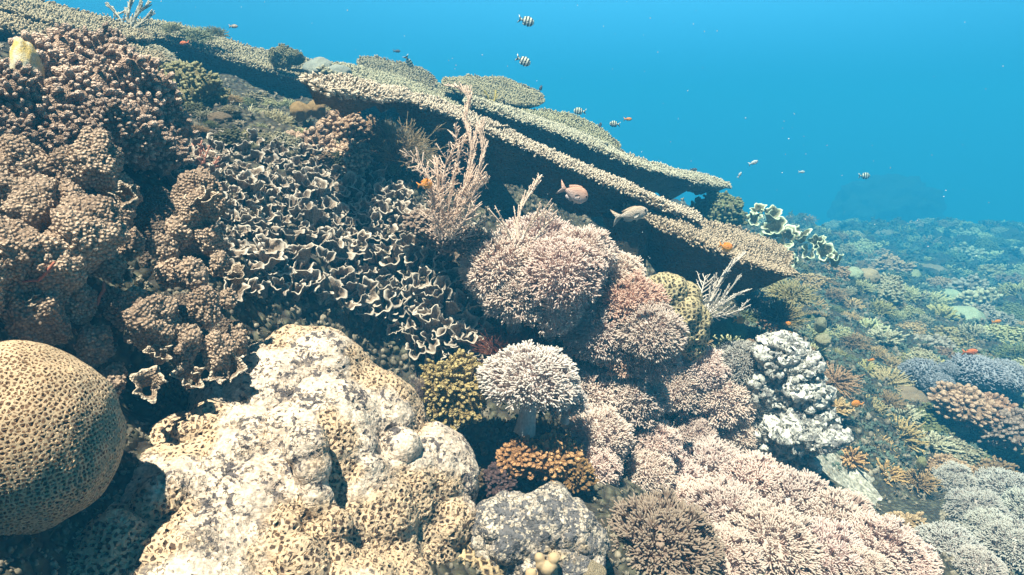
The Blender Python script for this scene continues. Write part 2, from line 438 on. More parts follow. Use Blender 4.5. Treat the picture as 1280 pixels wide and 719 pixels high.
# ------------------------------------------------------------------ the water's haze
def box_mesh(lo, hi):
    x0, y0, z0 = lo; x1, y1, z1 = hi
    V = np.array([(x0,y0,z0),(x1,y0,z0),(x1,y1,z0),(x0,y1,z0),(x0,y0,z1),(x1,y0,z1),(x1,y1,z1),(x0,y1,z1)], float)
    Q = np.array([(0,3,2,1),(4,5,6,7),(0,1,5,4),(1,2,6,5),(2,3,7,6),(3,0,4,7)])
    return V, Q, np.zeros((0, 3), int), np.zeros(8)
hm = bpy.data.materials.new('water_haze_mat'); hm.use_nodes = True
ht = hm.node_tree; ht.nodes.remove(ht.nodes['Principled BSDF'])
pv = ht.nodes.new('ShaderNodeVolumePrincipled')
pv.inputs['Color'].default_value = (0.03, 0.29, 0.56, 1)
pv.inputs['Absorption Color'].default_value = (0.0, 0.2, 0.3, 1)
pv.inputs['Density'].default_value = HAZE
pv.inputs['Anisotropy'].default_value = 0.0
ht.links.new(pv.outputs[0], ht.nodes['Material Output'].inputs['Volume'])
haze = obj('haze', box_mesh((-61, -21, float(Z.min()) - 1), (61, 71, 1.45)), hm)
tag(haze, kind='stuff')
haze.display_type = 'WIRE'
if globals().get('NOHAZE'): bpy.data.objects.remove(haze)

# ------------------------------------------------------------------ table corals
def inpoly(pt, poly):
    x, y = pt[:, 0], pt[:, 1]; r = np.zeros(len(pt), bool)
    for k in range(len(poly)):
        (x0, y0), (x1, y1) = poly[k - 1], poly[k]
        if y0 == y1: continue
        c = ((y0 > y) != (y1 > y)) & (x < (x1 - x0) * (y - y0) / (y1 - y0) + x0)
        r ^= c
    return r
def edge_dist(pt, poly):
    d = np.full(len(pt), 9.0)
    for k in range(len(poly)):
        a, b = poly[k - 1], poly[k]; ab = b - a
        t = np.clip(((pt - a) @ ab) / max(ab @ ab, 1e-9), 0, 1)
        d = np.minimum(d, np.linalg.norm(pt - (a + t[:, None] * ab), axis=1))
    return d
NUB = tube([(0, 0, -.3), (0, 0, .35), (0, 0, .8), (0, 0, 1.0)], [.42, .40, .34, .18], 5, a=[0, .4, .9, 1])
def table_coral(px, label, d0, nrm, outline, thick=0.022, under=0.16, nub=0.0085, step=0.0095, back=0.0, color=(1, 1, 1), stalk=True, sp=None):
    """outline = photo pixels of the rim, thrown onto the plane through px at depth d0"""
    c0 = P(px[0], px[1], d0); nrm = norm(nrm)
    B = basis(nrm)
    pts = []
    for (a, b) in outline:
        r = P(a, b, 1.0); t = (c0 @ nrm) / (r @ nrm)
        pts.append(r * t)
    pts = np.array(pts); cen = pts.mean(0)
    loc = (pts - cen) @ B[:, :2]
    # resample and roughen the rim
    res = []
    for k in range(len(loc)):
        a, b = loc[k], loc[(k + 1) % len(loc)]; m = max(1, int(np.linalg.norm(b - a) / 0.03))
        for q in range(m): res.append(a + (b - a) * q / m)
    res = np.array(res)
    for _ in range(4): res = (np.roll(res, 1, 0) + res * 2 + np.roll(res, -1, 0)) / 4
    res = res + (np.column_stack([fbm(np.column_stack([res * 14, res[:, :1] * 0 + q]), 3, 31 + q) for q in (0, 1)])) * 0.022
    lo, hi = res.min(0), res.max(0)
    t = thing('table_coral', m4(cen, B), label, 'table coral')
    # plate: grid clipped to the outline, sagging towards the stalk
    s = 0.02
    ax = np.arange(lo[0] - s, hi[0] + s, s); ay = np.arange(lo[1] - s, hi[1] + s, s)
    if len(ax) * len(ay) > 90000:
        s = 0.04; ax = np.arange(lo[0] - s, hi[0] + s, s); ay = np.arange(lo[1] - s, hi[1] + s, s)
    GX, GY = np.meshgrid(ax, ay); gp = np.column_stack([GX.ravel(), GY.ravel()])
    ins = inpoly(gp, res); ed = edge_dist(gp, res)
    near = ins | (ed < s * 1.0)
    # pull outside points onto the rim
    outp = near & ~ins
    for idx in np.where(outp)[0]:
        k = np.argmin(np.linalg.norm(res - gp[idx], axis=1)); gp[idx] = res[k]
    edd = np.where(ins, ed, 0)
    zt = 0.012 * fbm(np.column_stack([gp * 6, gp[:, :1] * 0]), 3, 5)
    prof = 1 - np.exp(-(edd / 0.16) ** 1.3)
    zb = zt - thick * 0.35 - under * prof
    W = len(ax); i = (np.arange(len(ay) - 1)[:, None] * W + np.arange(W - 1)[None]).ravel()
    Q = np.stack([i, i + 1, i + W + 1, i + W], -1); Q = Q[near[Q].all(1)]
    n = len(gp)
    V = np.vstack([np.column_stack([gp, zt]), np.column_stack([gp, zb])])
    # side walls along boundary edges
    E = {}
    for q in Q:
        for k in range(4):
            a, b = int(q[k]), int(q[(k + 1) % 4])
            if (b, a) in E: del E[(b, a)]
            else: E[(a, b)] = 1
    S = np.array([(a + n, b + n, b, a) for (a, b) in E])
    used = np.unique(Q); mp = -np.ones(2 * n, int); ui = np.concatenate([used, used + n]); mp[ui] = np.arange(len(ui))
    allq = mp[np.vstack([Q, Q[:, ::-1] + n, S])]
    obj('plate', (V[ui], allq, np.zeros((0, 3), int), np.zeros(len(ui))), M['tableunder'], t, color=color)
    # branchlets over the top and bristling out of the rim
    kx = np.arange(lo[0], hi[0], step); ky = np.arange(lo[1], hi[1], step)
    KX, KY = np.meshgrid(kx, ky); kp = np.column_stack([KX.ravel(), KY.ravel()]); kp = kp + rng.uniform(-.5, .5, kp.shape) * step
    kp = kp[inpoly(kp, res)]; ke = edge_dist(kp, res)
    if len(kp) > 26000:
        pr = np.where(ke < 0.12, 1.0, 20000 / len(kp)); sel = rng.random(len(kp)) < pr; kp, ke = kp[sel], ke[sel]
    kz = 0.012 * fbm(np.column_stack([kp * 6, kp[:, :1] * 0]), 3, 5)
    mats = []
    for q in range(len(kp)):
        e = math.exp(-ke[q] / 0.03)
        g_ = kp[q] - res[np.argmin(((res - kp[q]) ** 2).sum(1))] if e > 0.05 else np.zeros(2)
        o = -norm(g_) * e * 0.8 if e > 0.05 else np.zeros(2)
        axs = np.array([o[0], o[1], 1.0]) + rng.normal(0, .22, 3)
        sz = nub * rng.uniform(.6, 1.35)
        mats.append(m4((kp[q][0], kp[q][1], kz[q]), basis(axs, rng.uniform(0, 6)), (sz, sz, sz * rng.uniform(.8, 1.5))))
    nrim = int(np.linalg.norm(np.roll(res, -1, 0) - res, axis=1).sum() / step * 4)
    cs = np.concatenate([[0], np.cumsum(np.linalg.norm(np.roll(res, -1, 0) - res, axis=1))])
    rc = np.vstack([res, res[:1]])
    cw = ((res[:, 0] * np.roll(res[:, 1], -1)) - (np.roll(res[:, 0], -1) * res[:, 1])).sum() > 0
    for q in range(nrim):
        u = rng.uniform(0, cs[-1]); k = min(len(res) - 1, np.searchsorted(cs, u) - 1 if u > 0 else 0)
        a, b = rc[k], rc[k + 1]; f = (u - cs[k]) / max(cs[k + 1] - cs[k], 1e-9); p = a + (b - a) * f
        tdir = norm(b - a); o = np.array([tdir[1], -tdir[0]]) * (1 if cw else -1)
        zz = rng.uniform(-.45, .1) * thick
        axs = np.array([o[0], o[1], rng.uniform(-.1, .9)]) + rng.normal(0, .25, 3)
        sz = nub * rng.uniform(.7, 1.5)
        mats.append(m4((p[0], p[1], zz), basis(axs), (sz, sz, sz * 1.5)))
    g = G(); scatter(g, NUB, mats)
    obj('branchlets', g, M['table'], t, color=color)
    if stalk:
        ic = kp[np.argmax(ke)] if len(kp) else np.zeros(2)
        if sp is not None:
            r = P(sp[0], sp[1], 1.0); ic = ((r * ((c0 @ nrm) / (r @ nrm))) - cen) @ B[:, :2]
        top = cen + B @ np.array([ic[0], ic[1], -thick])
        zb_ = float(height(top[None, :2])[0])
        if zb_ < top[2] - 0.03:
            bot = np.array([top[0], top[1], zb_ - 0.05])
            Ri = np.linalg.inv(B)
            pa = [Ri @ (bot + (top - bot) * f - cen) for f in (0, .3, .6, .85, 1.0)]
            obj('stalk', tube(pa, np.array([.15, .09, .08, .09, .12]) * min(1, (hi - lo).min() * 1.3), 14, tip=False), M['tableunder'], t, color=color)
    return t

NT = norm([0.25, -0.20, 1.0])
def slope_n(ang_r, ang_c): return norm([math.tan(R(ang_r)), -math.tan(R(ang_c)), 1.0])
table_coral((690, 195), 'longest table coral, pale bristly rim running past the tall feathery hydroid down to a tip', 2.35, slope_n(23, 4),
  [(385,104),(392,112),(440,118),(470,124),(515,122),(530,134),(560,142),(600,160),(640,178),(700,204),(760,230),(815,255),(868,273),(874,268),(830,252),(790,236),(745,213),(690,190),(640,167),(590,142),(520,117),(450,103),(400,97)], color=(1, .95, .88), sp=(600, 150), under=.30)
table_coral((900, 300), 'brownish table coral ledge, lowest of the stack, reaching out above the dark hollow', 2.35, slope_n(20, 6),
  [(780,252),(800,250),(870,276),(930,288),(975,306),(992,338),(980,343),(950,332),(900,314),(850,296),(800,268)], color=(.8, .72, .62), nub=0.0085, sp=(790, 262), under=.28)
table_coral((760, 190), 'long table coral shelf with a thin pointed tip jutting over open water', 2.9, slope_n(21, 5),
  [(580,128),(640,147),(700,167),(740,183),(790,206),(835,217),(870,227),(913,233),(905,227),(868,219),(835,210),(790,196),(740,172),(700,157),(640,137),(600,124)], color=(.9, .95, .85), under=.32)
table_coral((715, 160), 'greenish table coral disc tilted flat, lying on the upper shelf just under the striped fish', 3.3, slope_n(20, 13),
  [(650,140),(690,139),(730,149),(768,172),(777,184),(745,182),(700,166),(672,152)], color=(.75, .8, .6), nub=0.0085)
table_coral((630, 112), 'oval grey-green table coral standing clear against blue water beside the hydroid top', 3.5, slope_n(15, 11),
  [(556,100),(590,96),(640,101),(678,118),(682,128),(640,130),(600,121),(568,113)], color=(.7, .72, .55), nub=0.0085)
table_coral((495, 90), 'dusky steeply tilted table coral plate against the water, nearest the two round pale domes', 3.4, slope_n(16, 13),
  [(445,74),(470,72),(520,84),(543,96),(541,108),(500,106),(462,92)], color=(.6, .62, .5), nub=0.0085)
table_coral((300, 80), 'broad shaded table coral ledge above the bushy corals, two round tufts growing on it', 2.9, slope_n(19, 7),
  [(165,28),(180,40),(240,57),(300,78),(350,92),(395,106),(450,108),(470,100),(430,84),(380,74),(320,62),(260,42),(200,26)], color=(.75, .75, .6), under=.3)
table_coral((520, 118), 'narrow table coral layer squeezed between the long shelf and the dusky plate', 3.0, slope_n(18, 7),
  [(400,88),(460,104),(520,122),(600,140),(660,158),(680,152),(640,134),(580,118),(540,104),(480,92),(430,80)], color=(.8, .85, .7))
table_coral((60, 22), 'table coral ledge cut off by the top corner, over dark shadow', 2.2, slope_n(14, 6),
  [(-160,-30),(-60,-12),(0,8),(60,26),(105,38),(150,44),(185,52),(190,44),(140,26),(80,10),(20,-8),(-60,-30)], color=(.75, .72, .58))
table_coral((50, 45), 'thin table coral layer just above the pink cauliflower coral', 1.95, slope_n(14, 5),
  [(-120,0),(-40,22),(30,42),(90,56),(140,68),(200,80),(210,70),(150,54),(90,38),(20,22),(-60,-2)], color=(.8, .75, .6))
# ------------------------------------------------------------------ generators for the reef animals
UP = np.array([0, 0, 1.0])
def tocam(p): return norm(-np.asarray(p))
def fib(n, cap=math.pi, jit=0.0):
    k = np.arange(n) + 0.5
    z = 1 - (1 - math.cos(cap)) * k / n; ph = k * 2.399963
    r = np.sqrt(np.maximum(0, 1 - z * z)); v = np.column_stack([r * np.cos(ph), r * np.sin(ph), z])
    return norm(v + rng.normal(0, jit, v.shape)) if jit else v

def tmpl(parts):
    g = G()
    for p in parts: g.add(*p[:3], a=p[3])
    return g.arr()

def polyp_tmpl(nt=10, stem=0.5, tl=0.22, tr=0.0120, spread=0.50, curl=0.3):
    L_ = [tube([(0, 0, -stem), (0, 0, -stem * .4), (0, 0, 0)], [.014, .015, .022], 5, tip=False, a=[0, .2, .35])]
    for k in range(nt):
        a = k / nt * 2 * math.pi + rng.uniform(-.25, .25); s = spread * rng.uniform(.6, 1.25)
        d = np.array([math.cos(a) * s, math.sin(a) * s, 1.0]); d /= np.linalg.norm(d)
        e = np.array([math.cos(a), math.sin(a), 0]) * curl * rng.uniform(-.6, 1)
        l = tl * rng.uniform(.75, 1.2)
        L_.append(tube([(0, 0, -.01), d * l * .5, d * l * .85 + e * l * .25, d * l + e * l * .45], [tr * .7, tr, tr * 1.5, tr * 1.25], 4, a=[.3, .55, .85, 1]))
    return tmpl(L_)
def xenia_head(n, cap=1.75, rough=.10):
    ps = [polyp_tmpl() for _ in range(5)]
    dirs = fib(n, cap, .05); g = G()
    rad = 1 + rough * fbm(dirs * 2.6 + rng.uniform(0, 50), 2, 4) + rng.normal(0, .035, n)
    for q in range(5):
        ms = []
        for k in range(q, n, 5):
            ax = norm(dirs[k] + rng.normal(0, .10, 3)); s = rng.uniform(.8, 1.15)
            ms.append(m4(dirs[k] * (rad[k] - .16), basis(ax, rng.uniform(0, 6)), s))
        scatter(g, ps[q], ms)
    V, Q, T, A = ICO[3]; g.add(V[:, :] * .66 * np.array([1, 1, .9]) + [0, 0, .05], Q, T, .25)  # pale inner core, added to lighten the dark gaps between polyps
    return mesh_of('polyp_crown', g.arr())

def stalk_mesh():
    pa = [(0, 0, -.02), (0.01, 0, .25), (0.0, .01, .5), (0, 0, .72), (0, 0, .9), (0, 0, 1.0)]
    V, Q, T, A = tube(pa, [.30, .24, .23, .27, .42, .50], 18, tip=True)
    V = V + (fbm(V * 5, 2, 8) * .02)[:, None]
    return mesh_of('stalk', (V, Q, T, A))

XH = [xenia_head(270), xenia_head(290, 1.9), xenia_head(250, 1.6, .18), xenia_head(300, 1.7, .20)]
XS = stalk_mesh()
def soft_coral(px, py, rp, label, d=None, col=(1, 1, 1), lean=(0, 0), group='pink pulse corals on the reef slope', squash=.9, stalk=1.15, var=None, camtilt=.45):
    p, dd = hit(px, py)
    if d is None: d = dd - rp / FPX * dd * .6
    d = min(d, 1.76 - .0012 * (rp - 30) + rng.uniform(-.09, .07) if px < 830 else (2.1 if py < 590 else 9))
    r = rp / FPX * d * (1.12 if py < 460 and px < 830 else 1.06)
    c = P(px, py, d)
    ax = norm(UP * 1.0 + tocam(c) * camtilt + np.array([lean[0], 0, lean[1]]) + rng.normal(0, .12, 3))
    base = c - ax * r * stalk
    B = basis(ax, rng.uniform(0, 6.28))
    t = thing('pulse_coral', m4(base, B), label, 'soft coral', group)
    cc = np.array(col) * rng.uniform(.86, 1.04) * rng.uniform(.985, 1.015, 3)
    o = obj('polyp_crown', XH[rng.integers(4) if var is None else var], M['xenia'], t, m4((0, 0, r * stalk), np.eye(3), (r, r, r * squash)), color=cc)
    s = obj('stalk', XS, M['stalk'], t, m4((0, 0, 0), np.eye(3), (r * .8, r * .8, r * (stalk + .15))), color=cc)
    return t

def frond_mesh(k):
    """one fluted, curling blade of lettuce coral, rim tagged 1"""
    nt, nh = 84, 16
    t = np.linspace(0, 1, nt)[:, None]; h = np.linspace(0, 1, nh)[None]
    sweep = rng.uniform(4.6, 9.0); ph = rng.uniform(0, 6, 5)
    ang = t * sweep
    flare = rng.uniform(.25, .6)
    rr = (.32 + flare * h ** 1.6) * (1 - rng.uniform(.35, .6) * t) + .14 * np.sin(ang * 2 + ph[0]) * h + .09 * np.sin(ang * 5 + ph[1]) * h ** 1.5 + .05 * np.sin(ang * 10 + ph[4]) * h ** 2.5
    zz = h * rng.uniform(.9, 1.35) * (1 + .18 * np.sin(ang * 1.5 + ph[2])) - .22 * (h ** 6) + .10 * h ** 2 * np.sin(ang * 4 + ph[3])
    x = rr * np.cos(ang); y = rr * np.sin(ang)
    S = np.stack([x, y, zz + 0 * t], -1)
    du = np.gradient(S, axis=0); dv = np.gradient(S, axis=1); n = norm(np.cross(du, dv))
    th = .035 * (1 - .35 * h[..., None]) + .012
    S = S + n * (fbm(S.reshape(-1, 3) * 5, 2, k).reshape(nt, nh, 1)) * .04
    Aa, Bb = S + n * th / 2, S - n * th / 2
    V = np.concatenate([Aa.reshape(-1, 3), Bb.reshape(-1, 3)])
    i = (np.arange(nt - 1)[:, None] * nh + np.arange(nh - 1)[None]).ravel()
    Q1 = np.stack([i, i + nh, i + nh + 1, i + 1], -1); off = nt * nh
    Q2 = Q1[:, ::-1] + off
    e = []
    for a in range(nt - 1):
        p, q = a * nh + nh - 1, (a + 1) * nh + nh - 1; e.append((p, q, q + off, p + off))
    for b in range(nh - 1):
        p, q = b, b + 1; e.append((p, q, q + off, p + off)); p, q = (nt - 1) * nh + b + 1, (nt - 1) * nh + b; e.append((p, q, q + off, p + off))
    A = np.tile((h + 0 * t).ravel(), 2)
    return mesh_of('frond', (V, np.vstack([Q1, Q2, np.array(e)]), np.zeros((0, 3), int), A))
FR = [frond_mesh(k) for k in range(10)]

def nub_tmpl(el=1.5, sub=1):
    V, Q, T, A = ICO[sub]
    V = V * (1 + .22 * fbm(V * 2.2 + rng.uniform(0, 50), 2, 3))[:, None] * np.array([1, 1, el]); V[:, :2] *= (1 + .25 * np.clip(V[:, 2:3] / el, -1, 1))
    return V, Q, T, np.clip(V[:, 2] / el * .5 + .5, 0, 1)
def cauli_mesh(n, nub=.085, el=1.6, cap=2.2, rough=.25, sub=2, clump=0):
    """short rounded knobs all over a lumpy dome, unit radius"""
    V, Q, T, A = ICO[4]
    sd = rng.uniform(0, 60)
    f = lambda v: 1 + rough * fbm(norm(v) * 1.9 + sd, 3, 6)
    g = G(); VV = V * (f(V) * .90)[:, None]; g.add(VV, Q, T, 0)
    dirs = fib(n, cap, .06); rad = f(dirs); nt_ = nub_tmpl(el, sub)
    nt2 = nub_tmpl(el * 1.5, sub)
    ms, ms2 = [], []
    for k in range(n):
        s = nub * rng.uniform(.65, 1.35); ax = norm(dirs[k] + UP * .25 + rng.normal(0, .2, 3))
        (ms if rng.random() < .7 else ms2).append(m4(dirs[k] * (rad[k] - .02), basis(ax), (s, s * rng.uniform(.75, 1.2), s)))
    scatter(g, nt_, ms); scatter(g, nt2, ms2)
    return g.arr()
def bush_mesh(n=60, rad=.035, sub=4, twig=.22, spread=1.35, flat=1.0, sides=5, nubs=True, bend=.25):
    """short branched stems fanning up out of a base, unit radius"""
    g = G(); dirs = fib(n, spread, .10)
    for d in dirs:
        l = rng.uniform(.75, 1.05); e = rng.normal(0, bend, 3) * .3; e[2] = abs(e[2])
        dd = d * np.array([1, 1, flat])
        pa = [dd * .08, dd * l * .4 + e * .1, dd * l * .75 + e * .5, dd * l + e]
        g.add(*tube(pa, [rad * 1.3, rad * 1.15, rad, rad * .6], sides, a=[0, .4, .8, 1])[:3], a=tube(pa, [1, 1, 1, 1], sides, a=[0, .4, .8, 1])[3])
        for _ in range(sub):
            f = rng.uniform(.4, .95); p0 = dd * l * f + e * f * f
            td = norm(d + rng.normal(0, .65, 3) + UP * .15); tl = twig * rng.uniform(.5, 1.2)
            pp = [p0, p0 + td * tl * .55 + UP * .01, p0 + td * tl]
            r2 = rad * rng.uniform(.5, .75)
            q = tube(pp, [r2 * 1.1, r2, r2 * .6], sides, a=[.4 + .3 * f, .8, 1]); g.add(q[0], q[1], q[2], a=q[3])
    return g.arr()
V_, Q_, T_, A_c = ICO[3]

BM = {
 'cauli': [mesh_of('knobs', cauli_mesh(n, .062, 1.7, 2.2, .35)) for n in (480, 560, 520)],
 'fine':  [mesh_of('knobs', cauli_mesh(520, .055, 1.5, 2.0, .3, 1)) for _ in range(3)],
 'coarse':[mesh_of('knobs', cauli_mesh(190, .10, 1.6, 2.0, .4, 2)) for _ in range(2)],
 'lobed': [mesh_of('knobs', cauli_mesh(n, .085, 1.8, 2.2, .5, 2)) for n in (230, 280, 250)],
 'dense': [mesh_of('branches', bush_mesh(520, .020, 4, .10, 1.6, .95, 4, bend=.25))],
 'bush':  [mesh_of('branches', bush_mesh(70)) for _ in range(3)],
 'fingers':[mesh_of('branches', bush_mesh(46, .06, 3, .2, 1.3, 1, 6, bend=.4)) for _ in range(2)],
 'wiry':  [mesh_of('branches', bush_mesh(110, .012, 8, .35, 1.5, 1, 4, bend=.9)) for _ in range(2)],
 'twiggy':[mesh_of('branches', bush_mesh(120, .022, 6, .18, 1.45, .8, 4)) for _ in range(2)],
 'plate': [mesh_of('branches', bush_mesh(150, .026, 4, .12, 1.5, .35, 4)) for _ in range(2)],
}
def dome_mesh(rough=.12, seed=0):
    V, Q, T, A = ICO[4]; return mesh_of('dome', (V * (1 + rough * fbm(V * 2.2 + seed, 3, 2))[:, None], Q, T, A))
BM['dome'] = [dome_mesh(.10, 3), dome_mesh(.16, 9)]
BM['fuzz'] = [mesh_of('polyps', cauli_mesh(900, .035, 3.0, 2.0, .12, 1)) for _ in range(1)]
def colony(name, kind, px, py, rp, label, cat, mat, col=(1, 1, 1), d=None, sq=(1, 1, .85), group=None, tilt=.3, lift=.25, var=None, loc=None, r=None):
    """one coral colony, a single mesh standing on the slope"""
    if loc is None:
        p, dd = hit(px, py)
        if p is None and d is None: return None
        if d is None: d = dd - rp / FPX * dd * lift
        r = rp / FPX * d; c = P(px, py, d)
    else: c = loc
    ax = norm(UP + tocam(c) * tilt + rng.normal(0, .1, 3))
    ms = BM[kind]; me = ms[rng.integers(len(ms)) if var is None else var]
    if len(me.materials) and me.materials[0] != M[mat]:
        me2 = next((x for x in ms if len(x.materials) and x.materials[0] == M[mat]), None)
        me = me2 if me2 else me.copy()
        if not me2: me.materials.clear(); ms.append(me)
    o = obj(name, me, M[mat], None, m4(c - ax * r * .25, basis(ax, rng.uniform(0, 6.28)), np.array(sq) * r), color=np.clip(np.array(col) * rng.uniform(.93, 1.07), 0, 1.6))
    return tag(o, label, cat, group)

def blob(name, lobes, mat, ridged=0, vox=.006, parent=None, m_inv=None, rough=(.012, 9), smooth=6, squash=None):
    """lobes (px, py, radius px, depth[, stretch]) melted together into one body"""
    g = G(); V, Q, T, A = ICO[3]
    for L0 in lobes:
        c = P(L0[0], L0[1], L0[3]); r = L0[2] / FPX * L0[3]
        st = np.array(L0[4]) if len(L0) > 4 else np.ones(3)
        g.add(V * r * st + c, Q, T, 0)
    me = mesh_of(name, g.arr()); o = bpy.data.objects.new(name, me); COL.objects.link(o)
    md = o.modifiers.new('r', 'REMESH'); md.mode = 'VOXEL'; md.voxel_size = vox; md.use_smooth_shade = True
    ms = o.modifiers.new('s', 'SMOOTH'); ms.iterations = smooth; ms.factor = .6
    dg = bpy.context.evaluated_depsgraph_get(); e = o.evaluated_get(dg)
    me2 = bpy.data.meshes.new_from_object(e); bpy.data.objects.remove(o); bpy.data.meshes.remove(me)
    n = len(me2.vertices); co = np.empty(n * 3, np.float32); me2.vertices.foreach_get('co', co); co = co.reshape(-1, 3).astype(float)
    nn = np.empty(n * 3, np.float32); me2.vertices.foreach_get('normal', nn); nn = nn.reshape(-1, 3)
    co = co + nn * (rough[0] * fbm(co * rough[1], 4, 12))[:, None]
    if ridged: co = co + nn * (ridged * (.5 - 1.4 * np.abs(fbm(co * np.array([15, 15, 48]), 4, 77))))[:, None]
    cen = co.mean(0)
    me2.vertices.foreach_set('co', (co - cen).astype(np.float32).ravel()); me2.update()
    me2.polygons.foreach_set('use_smooth', np.ones(len(me2.polygons), bool))
    me2.materials.clear(); me2.materials.append(mat); me2.name = name
    o = bpy.data.objects.new(name, me2); COL.objects.link(o); o.location = cen
    return o

# ------------------------------------------------------------------ big things in the foreground
V, Q, T, A = ICO[5]
# one more subdivision for the brain coral so its cups are really sunk in
bc = P(22, 545, .80); br = 116 / FPX * .80
import bmesh
bm = bmesh.new(); bmesh.ops.create_icosphere(bm, subdivisions=7, radius=1)
me = bpy.data.meshes.new('brain_coral'); bm.to_mesh(me); bm.free()
co = np.empty(len(me.vertices) * 3, np.float32); me.vertices.foreach_get('co', co); co = co.reshape(-1, 3).astype(float)
co = co * (1 + .06 * fbm(co * 1.3 + 4, 3, 5))[:, None] * br * np.array([.98, .95, 1.02])
me.vertices.foreach_set('co', co.astype(np.float32).ravel()); me.polygons.foreach_set('use_smooth', np.ones(len(me.polygons), bool)); me.update()
me.materials.append(M['brain'])
o = bpy.data.objects.new('brain_coral', me); COL.objects.link(o); o.location = bc
tag(o, 'large round tan brain coral pitted with dark cups, at the lower left corner', 'coral')

rock = blob('pale_rock', [(400,482,70,1.24),(345,520,78,1.18),(455,535,76,1.24),(400,545,80,1.17),(530,600,64,1.22),(480,620,90,1.2),(380,600,100,1.12),(300,600,90,1.08),(235,640,80,1.0),(170,705,75,.94),
  (240,575,50,1.06),(300,710,115,1.02),(420,710,110,1.10),(500,690,75,1.17),(560,650,32,1.16),(330,660,90,1.02),(430,650,90,1.1),(290,520,45,1.14),
  (250,548,26,1.03),(268,530,22,1.05),(380,560,22,.985),(392,590,24,.98),(398,622,26,.975),(415,655,28,.975),(412,690,28,.97),(350,668,30,.93),(372,700,34,.92),(450,560,16,1.09),(462,610,18,1.06),(455,590,14,1.06),(500,560,18,1.13),(515,600,16,1.13),(490,640,20,1.09),
  (205,620,22,.92),(140,680,26,.86),(250,760,120,.93),(430,800,120,1.0),(100,760,80,.85)], M['rock'], vox=.004, rough=(.016, 9), smooth=22)
tag(rock, 'biggest pale boulder of old coral, lumpy and sunlit, patches of dark cups on it', 'rock')
r2 = blob('mottled_rock', [(662,664,44,1.17,(1.45,1,.9)),(625,668,38,1.16),(708,668,40,1.18),(680,700,50,1.17,(1.3,1,.8)),(640,645,24,1.19),(690,640,26,1.2)], M['greyrock'], vox=.003, rough=(.014, 20), smooth=4)
tag(r2, 'small grey mottled boulder at the bottom between pale boulder and pink soft corals', 'rock')

t_sp = blob('craggy_rock', [(978,445,26,2.02),(995,465,28,2.02),(965,475,26,2.05),(1008,490,22,2.0),(985,505,26,2.05),(1018,500,14,1.98),(1000,538,26,1.98,(1.3,1,.55)),(1032,545,17,1.93,(1.5,1,.5)),(980,560,26,2.05),
   (1000,580,14,2.0),(1010,605,12,1.98),(955,590,28,2.1),(965,525,30,2.1),(1015,518,14,1.98,(1.6,1,.5))], M['rock2'], ridged=.028, vox=.0045, rough=(.02, 24), smooth=1)
tag(t_sp, 'white craggy rock spur with ragged shelves, standing between pink soft corals and sand pocket', 'rock')

def knob_group(label, base, knobs, col, ledges=()):
    c = P(*base[0][:2], base[0][3])
    t = thing('knobby_coral', m4(c, np.eye(3)), label, 'coral', None)
    base = [(a, b_, c_ * .92, d_ + .13) for a, b_, c_, d_ in base]
    b = blob('base', base, M['knob'], vox=.0045, rough=(.022, 16), smooth=4); b.parent = t; b.location = b.location - Vector(c.tolist()); b.color = (*(np.array(col) * .42), 1)  # base tint darkened to paint shade into the gaps between lobes
    for (px, py, rp, d) in ledges:
        r = rp / FPX * d; lf = FR[int(px) % 10].copy(); lf.materials.clear(); obj('ledge', lf, M['knobrim'], t, m4(P(px, py, d) - c, basis(norm(UP * .8 + tocam(P(px, py, d)) * .7 + rng.normal(0, .3, 3)), rng.uniform(0, 6)), (r, r, r * .7)), color=col)
    for (px, py, rp, d) in knobs:
        r = rp / FPX * d * (1.0 if rp > 28 else .9); V, Q, T, A = ICO[5]
        s = rng.uniform(0, 90); VV = V * (1 + .30 * fbm(V * 1.7 + s, 3, 3))[:, None] * r * np.array([.86, .86, rng.uniform(1.0, 1.25)])
        k = obj('knob', (VV, Q, T, A), M['knob'], t, m4(P(px, py, d) - c, basis(norm(UP + rng.normal(0, .3, 3)))), color=np.array(col) * rng.uniform(.9, 1.1))
LEDGE = []
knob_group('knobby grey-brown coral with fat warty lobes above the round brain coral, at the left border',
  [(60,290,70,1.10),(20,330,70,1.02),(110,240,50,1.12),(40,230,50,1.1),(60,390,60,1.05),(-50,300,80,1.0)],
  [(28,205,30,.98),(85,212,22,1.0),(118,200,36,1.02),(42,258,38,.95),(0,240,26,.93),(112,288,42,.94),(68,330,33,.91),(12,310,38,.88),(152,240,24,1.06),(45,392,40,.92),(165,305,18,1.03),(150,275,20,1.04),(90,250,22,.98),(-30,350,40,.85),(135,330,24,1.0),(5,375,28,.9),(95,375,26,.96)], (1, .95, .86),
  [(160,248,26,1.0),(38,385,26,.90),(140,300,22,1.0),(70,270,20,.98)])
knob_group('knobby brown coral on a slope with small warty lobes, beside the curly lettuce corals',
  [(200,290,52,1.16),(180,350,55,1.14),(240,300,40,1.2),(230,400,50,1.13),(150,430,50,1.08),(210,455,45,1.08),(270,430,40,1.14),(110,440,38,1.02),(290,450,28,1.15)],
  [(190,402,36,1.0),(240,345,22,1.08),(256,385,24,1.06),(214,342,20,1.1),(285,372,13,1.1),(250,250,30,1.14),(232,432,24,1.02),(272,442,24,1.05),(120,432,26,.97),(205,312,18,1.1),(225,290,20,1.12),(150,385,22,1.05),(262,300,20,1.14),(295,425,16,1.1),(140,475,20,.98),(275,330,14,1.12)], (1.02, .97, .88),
  [(298,352,24,1.12),(285,465,30,1.06),(200,452,26,.98),(258,262,30,1.12),(240,480,32,1.02),(300,440,24,1.12),(185,490,34,.98),(150,350,24,1.03)])


